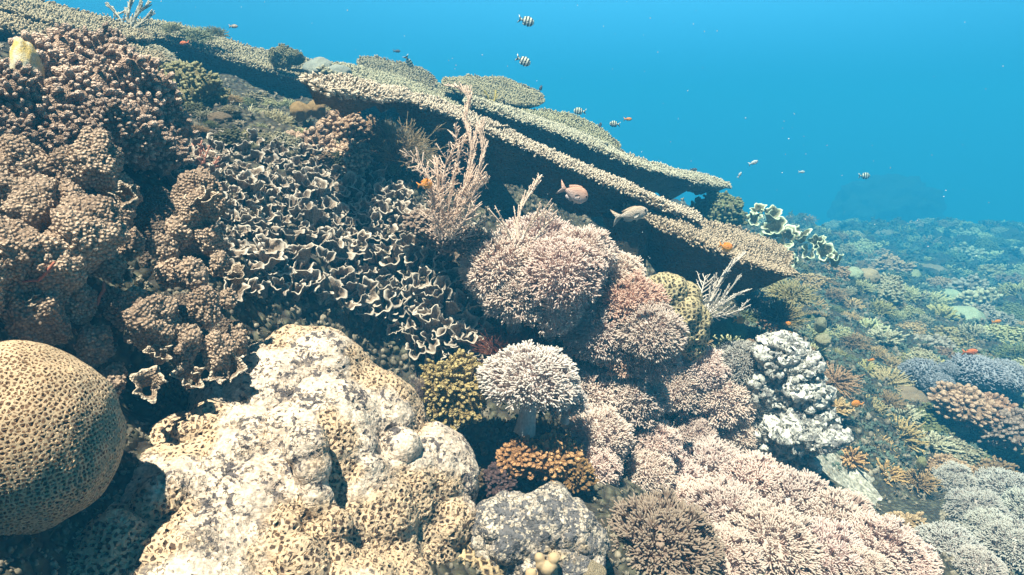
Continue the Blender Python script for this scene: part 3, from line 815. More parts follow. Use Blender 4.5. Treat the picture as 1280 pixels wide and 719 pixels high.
POLY = np.array([(205,200),(290,175),(420,195),(470,215),(520,262),(600,300),(612,345),(608,400),(600,445),(540,462),(500,420),(450,392),(380,372),(290,372),(262,320),(235,270)], float)
pts = []
tries = 0
while len(pts) < 540 and tries < 30000:
    tries += 1
    p = rng.uniform((200, 170), (615, 465))
    if inpoly(p[None], POLY)[0] and all((p[0]-q[0])**2 + (p[1]-q[1])**2 > (11 + 4.5 * (p[1] > 300))**2 for q in pts): pts.append(p)
pts = np.array(pts)
LC = [(245,215,'lettuce coral of small pale curls beside the warty lobes and the pink tuft'),
      (300,215,'tightly curled lettuce coral directly below the pale bushy corals'),
      (370,225,'sunlit lettuce coral whose curls touch the tan knobbed corals above'),
      (440,235,'lettuce coral with bright cups just below the wiry brown bush'),
      (500,285,'lettuce coral crowding the foot of the tall feathery hydroid'),
      (280,300,'lettuce coral with broad lips hanging over the shaded gap behind the warty lobes'),
      (345,320,'lettuce coral in the middle of the colony, above the dark overhang of the pale boulder'),
      (420,310,'lettuce coral with long winding bright edges in the middle of the slope'),
      (470,360,'lettuce coral fading into the dark hollow over the pale boulder'),
      (570,340,'lettuce coral with large open cups pressed against the pink soft corals'),
      (550,420,'lowest lettuce coral, big dark curls just above the yellow-green knobbed coral')]
LCp = np.array([(a, b) for a, b, _ in LC], float)
lt = []
for a, b, lab in LC:
    p, d = hit(a, b); lt.append((thing('lettuce_coral', m4(p, np.eye(3)), lab, 'coral', 'curly lettuce corals across the slope'), p))
for q in pts:
    k = int(np.argmin(((LCp - q) ** 2).sum(1))); t, pc = lt[k]
    p, d = hit(*q)
    big = 1.0 + .35 * (q[1] > 300) + .3 * (q[0] > 520) * (q[1] > 380)
    s = rng.uniform(13, 20) * big / FPX * d
    ax = norm(UP * .8 + normal_at(p) * .5 + tocam(p) * .45 + rng.normal(0, .28, 3))
    obj('frond', FR[rng.integers(10)], M['lettuce'], t, m4(p - pc - ax * s * .25, basis(ax, rng.uniform(0, 6.28)), (s, s, s * rng.uniform(.8, 1.15))), color=np.array((1, 1, 1)) * rng.uniform(.8, 1.15))

# ------------------------------------------------------------------ pink pulse corals
cl = 'pink pulse coral '
X = [
 (628,338,44,'pink pulse coral on the outer left flank of the highest clump, beside the lettuce cups'),
 (668,318,46,'topmost pink pulse coral, just under the small feather'),
 (642,372,40,'pulse coral drooping over the dark red algae gap, underside of the high clump'),
 (702,345,46,'pulse coral in the heart of the highest clump, facing outward'),
 (728,322,36,'pulse coral on the upper rim of the high clump against the dark hollow'),
 (690,388,36,'pale pulse coral hanging lowest from the high clump with stems showing'),
 (765,352,36,'pulse coral on the rim of the clump next below the topmost'),
 (785,385,40,'peach-coloured pulse coral touching the honeycomb coral'),
 (812,418,36,'pulse coral running down beside the blue glint and the honeycomb coral'),
 (748,418,40,'round pulse coral standing out in front of the high clump'),
 (780,440,34,'pulse coral squeezed between the round one and the peach one'),
 (818,452,28,'small pulse coral at the lower end of the honeycomb coral'),
 (722,385,28,'small pulse coral in the fold of the high clump'),
 (745,500,42,'pulse coral just beside the mushroom-shaped one with the white stalk'),
 (792,500,38,'pulse coral in the centre of the middle clump'),
 (748,548,38,'pulse coral above the orange branching coral, at its upper end'),
 (742,585,30,'lowest pulse coral hanging over the shade beside the orange branching coral'),
 (845,490,36,'pulse coral beginning the second clump, past the gap with dark water'),
 (876,464,32,'upper pulse coral of the second clump, behind its fellows'),
 (902,500,38,'pulse coral on the outer side of the second clump'),
 (915,545,30,'pulse coral at the foot of the second clump by the grey fringe'),
 (868,548,26,'small pulse coral tucked under the second clump in shade'),
 (818,556,28,'small pulse coral alone in the gap between the two clumps'),
 (812,592,28,'small pulse coral bridging the gap and the great lower bank')]
for (a, b, r, lab) in X: soft_coral(a, b, r, lab, group='pink pulse corals in the clumps on the slope', camtilt=.6, col=(1.06, .99, .96) if 'peach' not in lab else (1.05, .86, .74))
t = soft_coral(663, 478, 56, 'mushroom-shaped pulse coral on a thick white stalk, standing alone', d=1.50, stalk=1.12, squash=.74, camtilt=-.05, var=1)
soft_coral(706, 505, 24, 'very small pulse coral with a stubby stalk right beside the mushroom-shaped one', d=1.56, stalk=1.1, camtilt=0)
soft_coral(925, 455, 28, 'greyish pulse coral behind the second clump, near the green dome', col=(.78, .82, .82))
soft_coral(952, 490, 32, 'greyish fan-like pulse coral with visible stem in front of the craggy rock', col=(.85, .9, .9), camtilt=.2)
B_ = [(835,612,46),(885,600,50),(935,622,52),(985,642,54),(1040,668,54),(1090,692,50),(905,655,54),(965,690,56),(1025,708,54),(862,640,40),(1130,708,36),(1075,725,40),(900,705,46),(990,600,22),(1060,640,26)]
BL = ['nearest the small gap at its upper end','on its upper rim under the second clump','on its upper rim below the craggy rock','on its rim above the sand pocket','on the right-hand rim past the sand',
 'near its far right tip','in its middle beside the finger coral','in its lower middle','at the lower border of the picture','just behind the finger coral','at its very right tip','cut by the lower border near the right tip',
 'below the middle, next to the black hole','small one wedged at the sand edge','small one over the rubble by the sand']
for (a, b, r), l in zip(B_, BL): soft_coral(a, b, r, 'pulse coral of the great pink bank, ' + l, group='pulse corals of the great lower bank', col=(1.02, .93, .9), camtilt=.6, squash=.75)
D_ = [(1185,692,36),(1222,645,32),(1255,622,34),(1268,690,36),(1240,668,28),(1192,602,22),(1225,712,26),(1290,650,36)]
DL = ['lowest and roundest, before the dark gap','at the upper left of the corner clump','at the top of the corner clump','in the bottom right corner','in the centre of the corner clump','small and apart, beside the tan branching coral','half cut by the lower border','on the right border']
for (a, b, r), l in zip(D_, DL): soft_coral(a, b, r, 'blue-grey pulse coral ' + l, group='blue-grey pulse corals in the lower right corner', col=(.80, .84, .84), camtilt=.5, squash=.8)
# finger soft coral in front of the bank
fc_ = soft_coral(825, 695, 70, 'dense brownish finger-like soft coral at the lower border, darker than the pink bank behind it', d=1.30, col=(.56, .47, .40), camtilt=.55, squash=.85, var=3, group=None)
# ------------------------------------------------------------------ corals with a look of their own
C = colony
# upper left: pink-brown cauliflower corals
UL = [(60,92,46,1.30,'on the crest beside the yellow sea squirt'),(118,82,38,1.36,'on the crest, second from the yellow sea squirt'),(165,108,40,1.36,'on the crest, next to the green-grey bush'),(105,128,42,1.22,'in the middle of the pink-brown heap'),
 (200,140,30,1.42,'at the outer side of the heap, below the green-grey bush'),(48,140,42,1.14,'below the yellow sea squirt'),(165,162,32,1.24,'just above the warty lobes at the dark hole'),(5,112,36,1.1,'cut by the left border beside the sea squirt'),(198,182,26,1.34,'lowest on the outer side, golden flecks'),
 (2,165,32,1.06,'at the left border just above the warty lobes'),(215,168,18,1.45,'smallest, at the outermost edge of the heap'),(85,62,26,1.42,'highest, on the crest behind the sea squirt'),(135,60,22,1.5,'far side of the crest, small'),(-30,120,50,1.15,'mostly outside the left border'),(130,150,26,1.16,'in the shaded lower middle of the heap'),(95,170,28,1.14,'lowest, in deep shade over the warty lobes')]
for a, b, r, d, l in UL:
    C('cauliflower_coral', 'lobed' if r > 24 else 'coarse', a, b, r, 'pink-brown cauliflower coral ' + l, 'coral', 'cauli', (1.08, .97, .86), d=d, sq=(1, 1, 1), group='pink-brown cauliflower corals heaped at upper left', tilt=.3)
# the yellow sea squirt
V, Q, T, A = ICO[4]
h = V[:, 2]; sh = np.column_stack([V[:, 0] * (.62 - .28 * h), V[:, 1] * (.5 - .2 * h), h]); sh = sh * (1 + .10 * fbm(V * 2.5, 3, 41))[:, None]
d_ = np.maximum(0, h - .75); sh[:, 2] -= d_ * 1.3 * (1 - np.hypot(V[:, 0], V[:, 1]) * 1.2)
o = obj('sea_squirt', (sh, Q, T, np.clip(.5 + .6 * h + .35 * fbm(V * 3, 2, 7), 0, 1)), M['yellow'], None, m4(P(32, 78, 1.2), basis([.05, -.1, 1]), 32 / FPX * 1.2))
tag(o, 'yellow and white sea squirt perched on the pink-brown corals near the top left corner', 'sea squirt')
for (pa, l) in (([(28,352),(48,350),(60,338),(68,328)], 'red-brown worm tube curling across the shaded warty lobes near the left border'), ([(122,382),(124,372),(130,362),(130,352)], 'shorter red-brown worm tube beside the dark gap, above the brain coral')):
    pp = [P(a, b, .88 if a < 100 else .96) for a, b in pa]; c = pp[0]
    o = obj('worm', tube(np.array(pp) - c, [.0014, .0024, .0024, .0016], 8), M['worm'], None, m4(c, np.eye(3))); tag(o, l, 'worm')

mid = [
 ('branching_coral','fine',236,112,40,'green-grey finely branched dome behind the pink-brown heap','bush',(.62,.66,.46),1.95,(1,1,.95)),
 ('branching_coral','twiggy',300,152,38,'pale bushy coral below the broad shaded ledge, left of its tan neighbours','bush',(.95,1,.85),2.05,(1.1,1,.8)),
 ('branching_coral','twiggy',345,150,28,'pale bushy coral directly left of the pair of round mustard domes','bush',(1,1,.8),2.15,(1,1,.8)),
 ('branching_coral','twiggy',275,185,26,'pale bushy coral right beside the pink tuft','bush',(1,.95,.85),1.85,(1,1,.8)),
 ('dome_coral','dome',376,136,13,'mustard dome coral, left one of the touching pair under the long ledge','smooth',(1.1,.75,.35),2.2,(1,1,.9)),
 ('dome_coral','dome',395,133,12,'mustard dome coral, right one of the touching pair under the long ledge','smooth',(1.15,.8,.4),2.24,(1,1,.9)),
 ('knobbed_coral','coarse',428,160,26,'tan knobbed coral standing up before the dark hollow, left of its twin','cauli',(1,.84,.66),2.1,(1,1,.95)),
 ('knobbed_coral','coarse',468,166,17,'tan knobbed coral before the dark hollow, touching the wiry brown bush','cauli',(1,.82,.62),2.15,(1,1,.95)),
 ('knobbed_coral','coarse',385,188,32,'reddish-tan knobbed coral above the sunlit lettuce coral','cauli',(.92,.78,.64),1.95,(1.1,1,.8)),
 ('knobbed_coral','cauli',430,195,28,'cream knobbed coral just left of the wiry brown bush','cauli',(1.2,1.05,.85),1.95,(1.1,1,.8)),
 ('knobbed_coral','cauli',330,190,28,'small-knobbed brown coral between pale bushes and lettuce coral','cauli',(.85,.8,.65),1.9,(1.1,1,.7)),
 ('wiry_bush','wiry',500,192,44,'wiry olive-brown bush behind the tall feathery hydroid','bush',(.62,.52,.38),2.05,(1,1,.95)),
 ('wiry_bush','wiry',480,170,22,'small wiry olive tuft peeking over the tan knobbed coral','bush',(.55,.52,.38),2.2,(1,1,.95)),
 ('knobbed_coral','cauli',560,290,26,'pale pinkish knobbed coral at the foot of the tall feathery hydroid','cauli',(1.2,1.05,.95),1.75,(1,1,.8)),
 ('knobbed_coral','coarse',528,275,18,'small greyish knobbed coral between lettuce curls and hydroid','cauli',(1.05,.95,.85),1.75,(1,1,.8)),
 ('knobbed_coral','cauli',595,300,20,'small knobbed coral wedged between hydroid and pink pulse corals','cauli',(1.1,.95,.8),1.72,(1,1,.8)),
 ('knobbed_coral','cauli',565,482,42,'yellow-green knobbed coral beside the mushroom-shaped pulse coral','cauli',(.85,.80,.40),1.52,(1,.9,.9)),
 ('knobbed_coral','cauli',602,470,22,'small yellow-green knobbed coral touching its larger twin','cauli',(.75,.74,.38),1.56,(1,.9,.9)),
 ('algae_tuft','wiry',632,440,36,'dark red-brown algae tuft in the shade under the high pink clump','bush',(.45,.16,.10),1.72,(1,1,.9)),
 ('algae_tuft','wiry',668,425,26,'dark purple-brown algae tuft deepest under the high pink clump','bush',(.35,.14,.14),1.78,(1,1,.9)),
 ('algae_tuft','wiry',533,490,22,'purple-grey encrusted tuft left of the yellow-green knobbed coral','bush',(.5,.42,.5),1.5,(1,1,.9)),
 ('orange_branching_coral','coarse',655,568,28,'orange branching coral below the mushroom-shaped pulse coral, nearer the boulder','cauli',(1.2,.78,.40),1.47,(1.0,.9,.6)),
 ('orange_branching_coral','coarse',692,566,32,'orange branching coral with bright yellow tips touching the hanging pink pulse corals','cauli',(1.3,.92,.48),1.49,(.9,.9,.7)),
 ('orange_branching_coral','coarse',718,590,20,'dull olive-orange branching coral lowest, in the shade','cauli',(.9,.65,.3),1.47,(1,1,.8)),
 ('knobbed_coral','coarse',620,598,20,'dark purple knobbed lump in the gap between pale boulder and orange coral','cauli',(.35,.26,.28),1.44,(1,1,.8)),
 ('knobbed_coral','coarse',585,598,18,'dim olive lump squeezed against the pale boulder side','cauli',(.5,.42,.3),1.4,(1,1,.8)),
 ('dome_coral','dome',738,716,20,'cream smooth lump half cut by the lower border','smooth',(1.2,1.0,.7),1.12,(1,1,.8)),
 ('round_tuft','fine',352,68,15,'round tufted coral with shaded stem standing on the broad ledge, left one','bush',(.8,.85,.65),3.0,(1,1,1)),
 ('round_tuft','fine',369,71,10,'smaller round tufted coral on the broad ledge, right one','bush',(.8,.85,.65),3.05,(1,1,1)),
 ('dome_coral','dome',396,80,17,'flat pale grey dome on the ledge beside the round tufts','smooth',(.85,.95,.9),2.9,(1.2,1,.55)),
 ('dome_coral','dome',424,86,14,'second pale grey dome on the ledge, nearer the dusky plate','smooth',(.9,1,.95),2.9,(1.2,1,.6)),
 ('bushy_coral','twiggy',245,42,26,'dark bushy coral mound on the far crest against the water','bush',(.5,.6,.45),2.9,(1.5,1,.6)),
 ('bushy_coral','twiggy',270,40,16,'smaller dark bushy mound at the end of the far crest','bush',(.55,.62,.5),2.95,(1.2,1,.8)),
 ('bushy_coral','twiggy',215,34,16,'olive bushy coral near the feathery tuft on the far crest','bush',(.65,.7,.5),2.85,(1.2,1,.7)),
 ('dome_coral','fuzz',178,62,22,'pale fuzzy mound between the two shaded ledges','bush',(1.1,1.15,1.1),2.3,(1.5,1,.6)),
 ('dome_coral','fuzz',208,78,16,'small pale fuzzy mound right above the green-grey dome','bush',(1.0,1.05,1.05),2.3,(1.5,1,.5)),
 ('bushy_coral','fine',900,262,30,'dark bushy coral ball between two table coral tips','bush',(.45,.55,.38),3.5,(1,1,.95)),
 ('bushy_coral','twiggy',762,318,22,'dim bushy coral deep in the dark hollow','bush',(.4,.45,.4),3.2,(1,1,.9)),
 ('bushy_coral','twiggy',975,392,38,'brown-green bushy coral under the lowest table ledge, above the green dome','bush',(.55,.52,.36),2.75,(1,1,.9)),
 ('bushy_coral','twiggy',938,378,24,'dark bushy coral right behind the white fan hydroid','bush',(.4,.45,.35),2.8,(1,1,.9)),
 ('bushy_coral','plate',990,362,36,'olive flat-topped bush beneath the table coral ledge tip','bush',(.6,.6,.42),3.0,(1,1,.9)),
 ('dome_coral','dome',905,410,26,'smooth green dome in the shade behind the grey pulse corals','smooth',(.5,.6,.32),2.5,(1,1,.9)),
 ('bushy_coral','bush',950,425,26,'dim greenish bush beside the smooth green dome','bush',(.5,.6,.42),2.5,(1,1,.8)),
 ('bushy_coral','plate',1045,472,34,'pinkish-brown flat bush right behind the craggy rock','bush',(.85,.62,.5),2.6,(1,1,.8)),
 ('tube_sponge','dome',1026,405,8,'pale cream sponge knob, upper of two stacked ones above the craggy rock','smooth',(1.2,1.25,.9),2.9,(.9,.9,1.5)),
 ('tube_sponge','dome',1029,424,9,'pale cream sponge knob, lower of two stacked ones above the craggy rock','smooth',(1.3,1.25,.85),2.85,(1,1,.9)),
 ('dome_coral','fuzz',1150,462,20,'bluish grey velvet dome, leftmost of the near row','smooth',(.85,.92,1.1),3.6,(1.1,1,.8)),
 ('dome_coral','fuzz',1172,478,17,'bluish grey velvet dome, lowest, between its two row neighbours','smooth',(.85,.92,1.1),3.5,(1,1,.8)),
 ('dome_coral','fuzz',1183,462,13,'smallest bluish grey velvet dome, behind the lowest one','smooth',(.85,.92,1.1),3.7,(1,1,.8)),
 ('dome_coral','fuzz',1222,460,27,'broad bluish grey velvet dome under the red-orange fish','smooth',(.85,.9,1.08),3.7,(1.2,1,.7)),
 ('dome_coral','fuzz',1260,466,22,'rightmost bluish grey velvet dome, near the right border','smooth',(.85,.9,1.05),3.7,(1.1,1,.7)),
 ('acropora_coral','coarse',1200,500,26,'sunlit tan knobby-branched coral below the broad velvet dome','cauli',(.95,.78,.6),3.0,(1.1,1,.8)),
 ('acropora_coral','coarse',1236,512,26,'tan-brown knobby-branched coral right of the sunlit one','cauli',(.8,.6,.45),3.0,(1.1,1,.8)),
 ('acropora_coral','coarse',1262,532,26,'bluish-brown knobby-branched coral at the right border','cauli',(.6,.55,.5),2.9,(1.1,1,.8)),
 ('acropora_coral','bush',1090,560,30,'tan branching coral above the dark teal gully, closest to the craggy rock','bush',(1,.78,.5),2.75,(1.1,1,.8)),
 ('acropora_coral','bush',1125,545,32,'tan-olive branching coral in the middle over the teal gully','bush',(.9,.75,.45),2.85,(1.1,1,.8)),
 ('acropora_coral','fingers',1062,572,24,'orange-tan branching coral hanging lowest by the sand pocket','bush',(1.1,.75,.45),2.6,(1.1,1,.8)),
 ('acropora_coral','fingers',1108,592,24,'golden branching coral at the very edge of the teal gully','bush',(1.1,.8,.45),2.6,(1.1,1,.8)),
 ('acropora_coral','bush',1150,602,24,'brown branching coral next to the small blue-grey pulse coral','bush',(.9,.68,.45),2.55,(1.1,1,.8)),
 ('acropora_coral','bush',1085,515,30,'olive-brown branching coral under the small orange fish','bush',(.75,.68,.45),2.95,(1.1,1,.8)),
 ('acropora_coral','plate',1110,475,32,'mixed pale-olive flat branching coral left of the velvet domes','bush',(.95,.85,.6),3.4,(1.1,1,.7)),
 ('sponge','dome',1152,578,7,'little lemon-white sponge standing out over the tan corals','smooth',(1.3,1.3,.7),2.55,(.8,.8,1.5)),
 ('knobbed_coral','coarse',1130,655,18,'small cream knobbed coral on rubble at the upper edge of the pink bank tip','cauli',(1.2,1.05,.7),2.0,(1.2,1,.6)),
 ('knobbed_coral','coarse',1165,668,14,'small golden knobbed coral beside the roundest blue-grey pulse coral','cauli',(1.1,.9,.55),2.0,(1.2,1,.7)),
]
for n, k, a, b, r, l, m_, c, d, sq in mid:
    C(n, k, a, b, r, l, {'dome_coral':'coral','algae_tuft':'algae','tube_sponge':'sponge','sponge':'sponge','wiry_bush':'coral'}.get(n, 'coral'), m_, c, d=d, sq=sq)

# honeycomb coral bumps
hc = blob('honeycomb_coral', [(832,368,24,2.02),(818,362,14,2.0),(858,372,18,2.05),(850,395,26,2.02),(870,398,18,2.03),(848,415,20,2.03),(868,415,18,2.04),(862,430,18,2.06),(835,388,22,2.05)], M['honey'], vox=.0045, rough=(.010, 18), smooth=2)
tag(hc, 'greenish tan honeycomb coral of rounded bumps between pink pulse corals and white fan', 'coral')
# a small cream finger coral before the mottled rock
fc = blob('finger_coral', [(684,722,16,1.10),(676,706,7,1.08),(674,698,6,1.08),(691,708,7,1.08),(693,698,7,1.08),(684,712,10,1.08),(664,718,8,1.08)], M['smooth'], vox=.002, rough=(.002, 40), smooth=3)
fc.color = (1.25, .95, .6, 1); tag(fc, 'cream stubby finger coral with two blunt tips at the foot of the mottled rock', 'coral')
hb = blob('honeycomb_coral', [(600,690,26,1.16),(585,705,26,1.15),(612,712,24,1.14)], M['honey'], vox=.003, rough=(.006, 20), smooth=3)
hb.color = (1.05, .95, .95, 1); tag(hb, 'low tan honeycomb coral wedged between the big pale boulder and the mottled rock', 'coral')

# plate-lipped cup corals behind the ledge tip
t = None
cups = [(968,292,17),(985,302,16),(975,315,15),(1002,300,15),(1010,322,15),(992,330,13),(1030,325,16),(1044,332,14),(955,300,12),(1022,308,12),(962,275,15),(948,268,12),(940,280,12)]
for (a, b, r) in cups:
    d = 3.7; p = P(a, b, d)
    if t is None:
        p0 = p; t = thing('cup_coral', m4(p0, np.eye(3)), 'pale grey-green coral of wide open cups and lips just beyond the table ledge tip', 'coral')
    s = r / FPX * d * 1.25
    ax = norm(UP * .8 + tocam(p) * .9 + rng.normal(0, .25, 3))
    obj('cup', FR[rng.integers(10)], M['lettuce'], t, m4(p - p0, basis(ax, rng.uniform(0, 6.28)), (s, s, s * .8)), color=(1.15, 1.5, 1.3))

# ------------------------------------------------------------------ feathery hydroids
def plume(g, path, wid, step=.0065, rad=.0016, sub=True, flat=.35):
    """a feather: a curved shaft with side branches, each with tiny pinnules"""
    p = np.asarray(path, float)
    L_ = np.concatenate([[0], np.cumsum(np.linalg.norm(np.diff(p, axis=0), axis=1))])
    m = 26; tt = np.linspace(0, L_[-1], m); pp = np.column_stack([np.interp(tt, L_, p[:, k]) for k in range(3)])
    for _ in range(3): pp[1:-1] = (pp[:-2] + pp[1:-1] * 2 + pp[2:]) / 4
    q = tube(pp, np.linspace(rad * 2.2, rad * .9, m), 6); g.add(q[0], q[1], q[2], a=q[3] * .5)
    tg = norm(np.gradient(pp, axis=0)); view = tocam(pp[0])
    n = int(L_[-1] / step)
    for k in range(n):
        f = (k + .5) / n; x = f * (m - 1); i = min(m - 2, int(x)); p0 = pp[i] + (pp[i + 1] - pp[i]) * (x - i); T_ = tg[i]
        side = norm(np.cross(T_, view)) * (1 if k % 2 else -1)
        az = rng.normal(0, flat); side = side * math.cos(az) + view * math.sin(az)
        d = norm(side * 1.0 + T_ * .62 + rng.normal(0, .08, 3)); l = wid * (math.sin(math.pi * min(1, .18 + f * .82)) ** .6) * rng.uniform(.75, 1.1)
        b = [p0, p0 + d * l * .5 + T_ * l * .03, p0 + d * l + T_ * l * .16]
        q = tube(b, [rad, rad * .95, rad * .7], 4, a=[.2, .6, 1]); g.add(q[0], q[1], q[2], a=q[3])
        if sub:
            for _ in range(int(l / .006)):
                u = rng.uniform(.15, 1); c0 = b[0] + (b[2] - b[0]) * u; dd = norm(d * .8 + rng.normal(0, .8, 3)); ll = .0055 * rng.uniform(.6, 1.3)
                q = tube([c0, c0 + dd * ll], [rad * .7, rad * .55], 3, a=[.7, 1]); g.add(q[0], q[1], q[2], a=q[3])
def hydroid(label, plumes, wid, d, col=(1, 1, 1), name='feather_hydroid', **kw):
    base = P(*plumes[0][0][:2], d); t = thing(name, m4(base, np.eye(3)), label, 'hydroid')
    for pl in plumes:
        g = G(); dz = rng.uniform(-.03, .03); path = [P(a, b, d + dz * (k / max(1, len(pl) - 1))) - base for k, (a, b) in enumerate(pl)]
        plume(g, path, wid * rng.uniform(.8, 1.1), **kw); obj('plume', g, M['hydroid'], t, color=col)
    return t
hydroid('tall feathery white-pink hydroid rising across the dark hollow and the table rims',
  [[(556,300),(566,270),(580,240),(590,205),(588,175),(580,150),(590,125),(578,110),(556,106)],
   [(552,300),(555,262),(552,235),(556,205),(572,180),(568,155)],
   [(556,300),(575,262),(592,232),(604,200),(600,170),(606,148)],
   [(548,290),(545,255),(538,225),(522,200),(500,188)],
   [(556,290),(562,250),(568,218),(575,190),(585,160)],
   [(560,290),(580,255),(596,238),(612,222)],
   [(552,285),(548,250),(548,220),(545,196)], [(556,285),(570,255),(584,225),(592,180),(597,150)], [(550,300),(540,270),(545,245),(560,228)], [(562,300),(584,270),(590,245),(606,215)]], .050, 1.62, step=.0036, flat=1.0, rad=.0012, col=(1.25, 1.2, 1.15))
hydroid('small feather hydroid curling over the topmost pink pulse coral', [[(648,300),(646,275),(653,258),(664,240),(676,222)],[(652,300),(660,285),(672,270),(690,262)],[(640,300),(632,285),(622,275)],[(668,300),(682,280),(696,270)]], .052, 1.44, flat=.3, rad=.0014, col=(1.15, 1.12, 1.08))
hydroid('low bushy feather hydroid between the tall one and the high pink clump', [[(572,300),(580,280),(592,262)],[(568,300),(566,280),(570,262)],[(578,300),(594,285),(604,268)],[(562,300),(556,284),(552,270)]], .045, 1.68, flat=.8, rad=.0013)
hydroid('white fan-shaped hydroid beside the honeycomb coral, below the ledge', [[(878,398),(888,375),(900,352),(915,330),(930,318)],[(880,398),(895,385),(915,370),(936,362)],[(878,395),(876,370),(882,345)],[(882,398),(900,395),(922,390),(935,375)],[(880,395),(892,362),(896,345)],[(882,395),(905,372),(925,345)]], .060, 2.05, flat=.3, col=(1.1, 1.2, 1.25))
hydroid('pink feathery tuft growing where warty lobes, lettuce curls and pale bush meet', [[(250,218),(246,200),(240,180)],[(252,218),(256,198),(262,182)],[(250,218),(238,205),(228,192)],[(254,218),(266,206),(275,196)],[(252,216),(250,196),(252,176)]], .018, 1.55, flat=.8, col=(1.1, .72, .62))
hydroid('blurred pale feathery tuft standing on the farthest crest', [[(160,40),(168,22),(186,4)],[(158,40),(150,24),(140,8)],[(160,40),(160,20),(164,2)],[(160,40),(176,30),(186,18)],[(156,40),(138,30),(126,20)],[(160,40),(172,18),(176,-2)]], .055, 2.7, flat=.8, col=(.9, 1, .95), rad=.003, step=.008)
hydroid('short yellowish tuft on the far disc beside the hydroid top', [[(612,138),(612,126),(606,114)],[(612,138),(618,126),(620,114)],[(612,138),(604,130),(600,124)]], .03, 3.0, flat=.8, col=(.8, .8, .3), rad=.003, step=.009)
# ------------------------------------------------------------------ the slope's many smaller corals
KN = {'bush': ('branching coral', 'bush'), 'twiggy': ('bushy coral', 'bush'), 'plate': ('flat-topped coral', 'bush'), 'fine': ('finely knobbed coral', 'bush'),
      'cauli': ('cauliflower coral', 'cauli'), 'coarse': ('knobbed coral', 'cauli'), 'dome': ('smooth dome coral', 'smooth'), 'fingers': ('finger coral', 'bush')}
COLS = [('olive', (.8, .8, .46)), ('brown', (.68, .52, .36)), ('pale green', (1.05, 1.15, .85)), ('tan', (1.05, .85, .58)), ('grey', (.85, .9, .82)), ('dark green', (.4, .5, .3)), ('pale green', (.9, 1.02, .74))]
ZONES = [(np.array([(925,240),(1000,262),(1100,282),(1330,262),(1330,345),(1060,345),(960,330)]), 'on the hazy far slope', 8, 17),
         (np.array([(990,345),(1330,345),(1330,450),(1010,450),(950,430)]), 'on the mid slope behind the velvet domes', 11, 24),
         (np.array([(1000,450),(1330,450),(1330,600),(1190,600),(1130,520),(1050,450)]), 'around the velvet domes and tan corals', 14, 26),
         (np.array([(240,120),(400,130),(480,175),(500,215),(420,200),(290,180),(245,160)]), 'behind the lettuce corals under the shaded ledge', 11, 20),
         (np.array([(800,430),(980,420),(1060,500),(940,600),(860,560)]), 'among the pink pulse corals of the second clump', 13, 20),
         (np.array([(925,330),(1000,330),(1010,440),(930,440)]), 'beneath the lowest table ledge', 12, 20)]
taken = [(a, b, r * .7) for (_, _, a, b, r, *_r) in mid] + [(a, b, r * .7) for (a, b, r, _) in X] + [(990,470,45),(1010,540,40),(1062,615,40),(985,310,32),(1020,325,30)]
nf = 0
for poly, where, r0, r1 in ZONES:
    lo, hi = poly.min(0), poly.max(0); cand = rng.uniform(lo, hi, (3000, 2)); cand = cand[inpoly(cand, poly.astype(float))]
    loc_t = []; dd = hits(cand)
    for (a, b), d in zip(cand, dd):
        if np.isnan(d): continue
        r = rng.uniform(r0, r1) * (1.15 - .25 * (b < 300))
        d = min(d, 2.2) if 'second clump' in where else d
        if any((a - x) ** 2 + (b - y) ** 2 < ((r + q) * .50) ** 2 for x, y, q in taken + loc_t): continue
        loc_t.append((a, b, r)); k = rng.choice(['bush','twiggy','plate','fine','cauli','coarse','dome','fingers','twiggy','plate'])
        if k == 'dome' and rng.random() < .5: k = 'fine'
        cn, cc = COLS[rng.integers(len(COLS))]
        if nf >= 330: break
        kn, mt = KN[k]; nf += 1
        size = 'small' if r < (r0 + r1) / 2 else 'larger'
        C(kn.replace(' ', '_').replace('-', '_'), k, a, b, r, f'{size} {cn} {kn} {where}', 'coral', mt, np.array(cc) * (.8 if mt == 'cauli' else 1.0), d=d - .02, sq=(1.15, 1.1, .75), group=f'{cn} {kn}s {where}', tilt=.15)
    taken += loc_t
print('fill corals', nf)

# far bommie and far mounds fading in the haze
V, Q, T, A = ICO[5]
for k, (a, b, rx, ry, d, l) in enumerate([(1110,252,62,30,30.0,'dark reef mound almost lost in the blue beyond the slope')]):
    p = P(a, b, d); s = norm(V); f = 1 + .16 * fbm(s * 3 + k * 9, 5, 3, .6) + .10 * np.abs(fbm(s * 12, 3, 8))
    o = obj('reef_mound', (V * f[:, None] * np.array([rx, ry * 1.6, ry * 1.5]) / FPX * d, Q, T, A), M['ground'], None, m4(p - UP * ry * .5 / FPX * d, np.eye(3))); tag(o, l, 'reef')

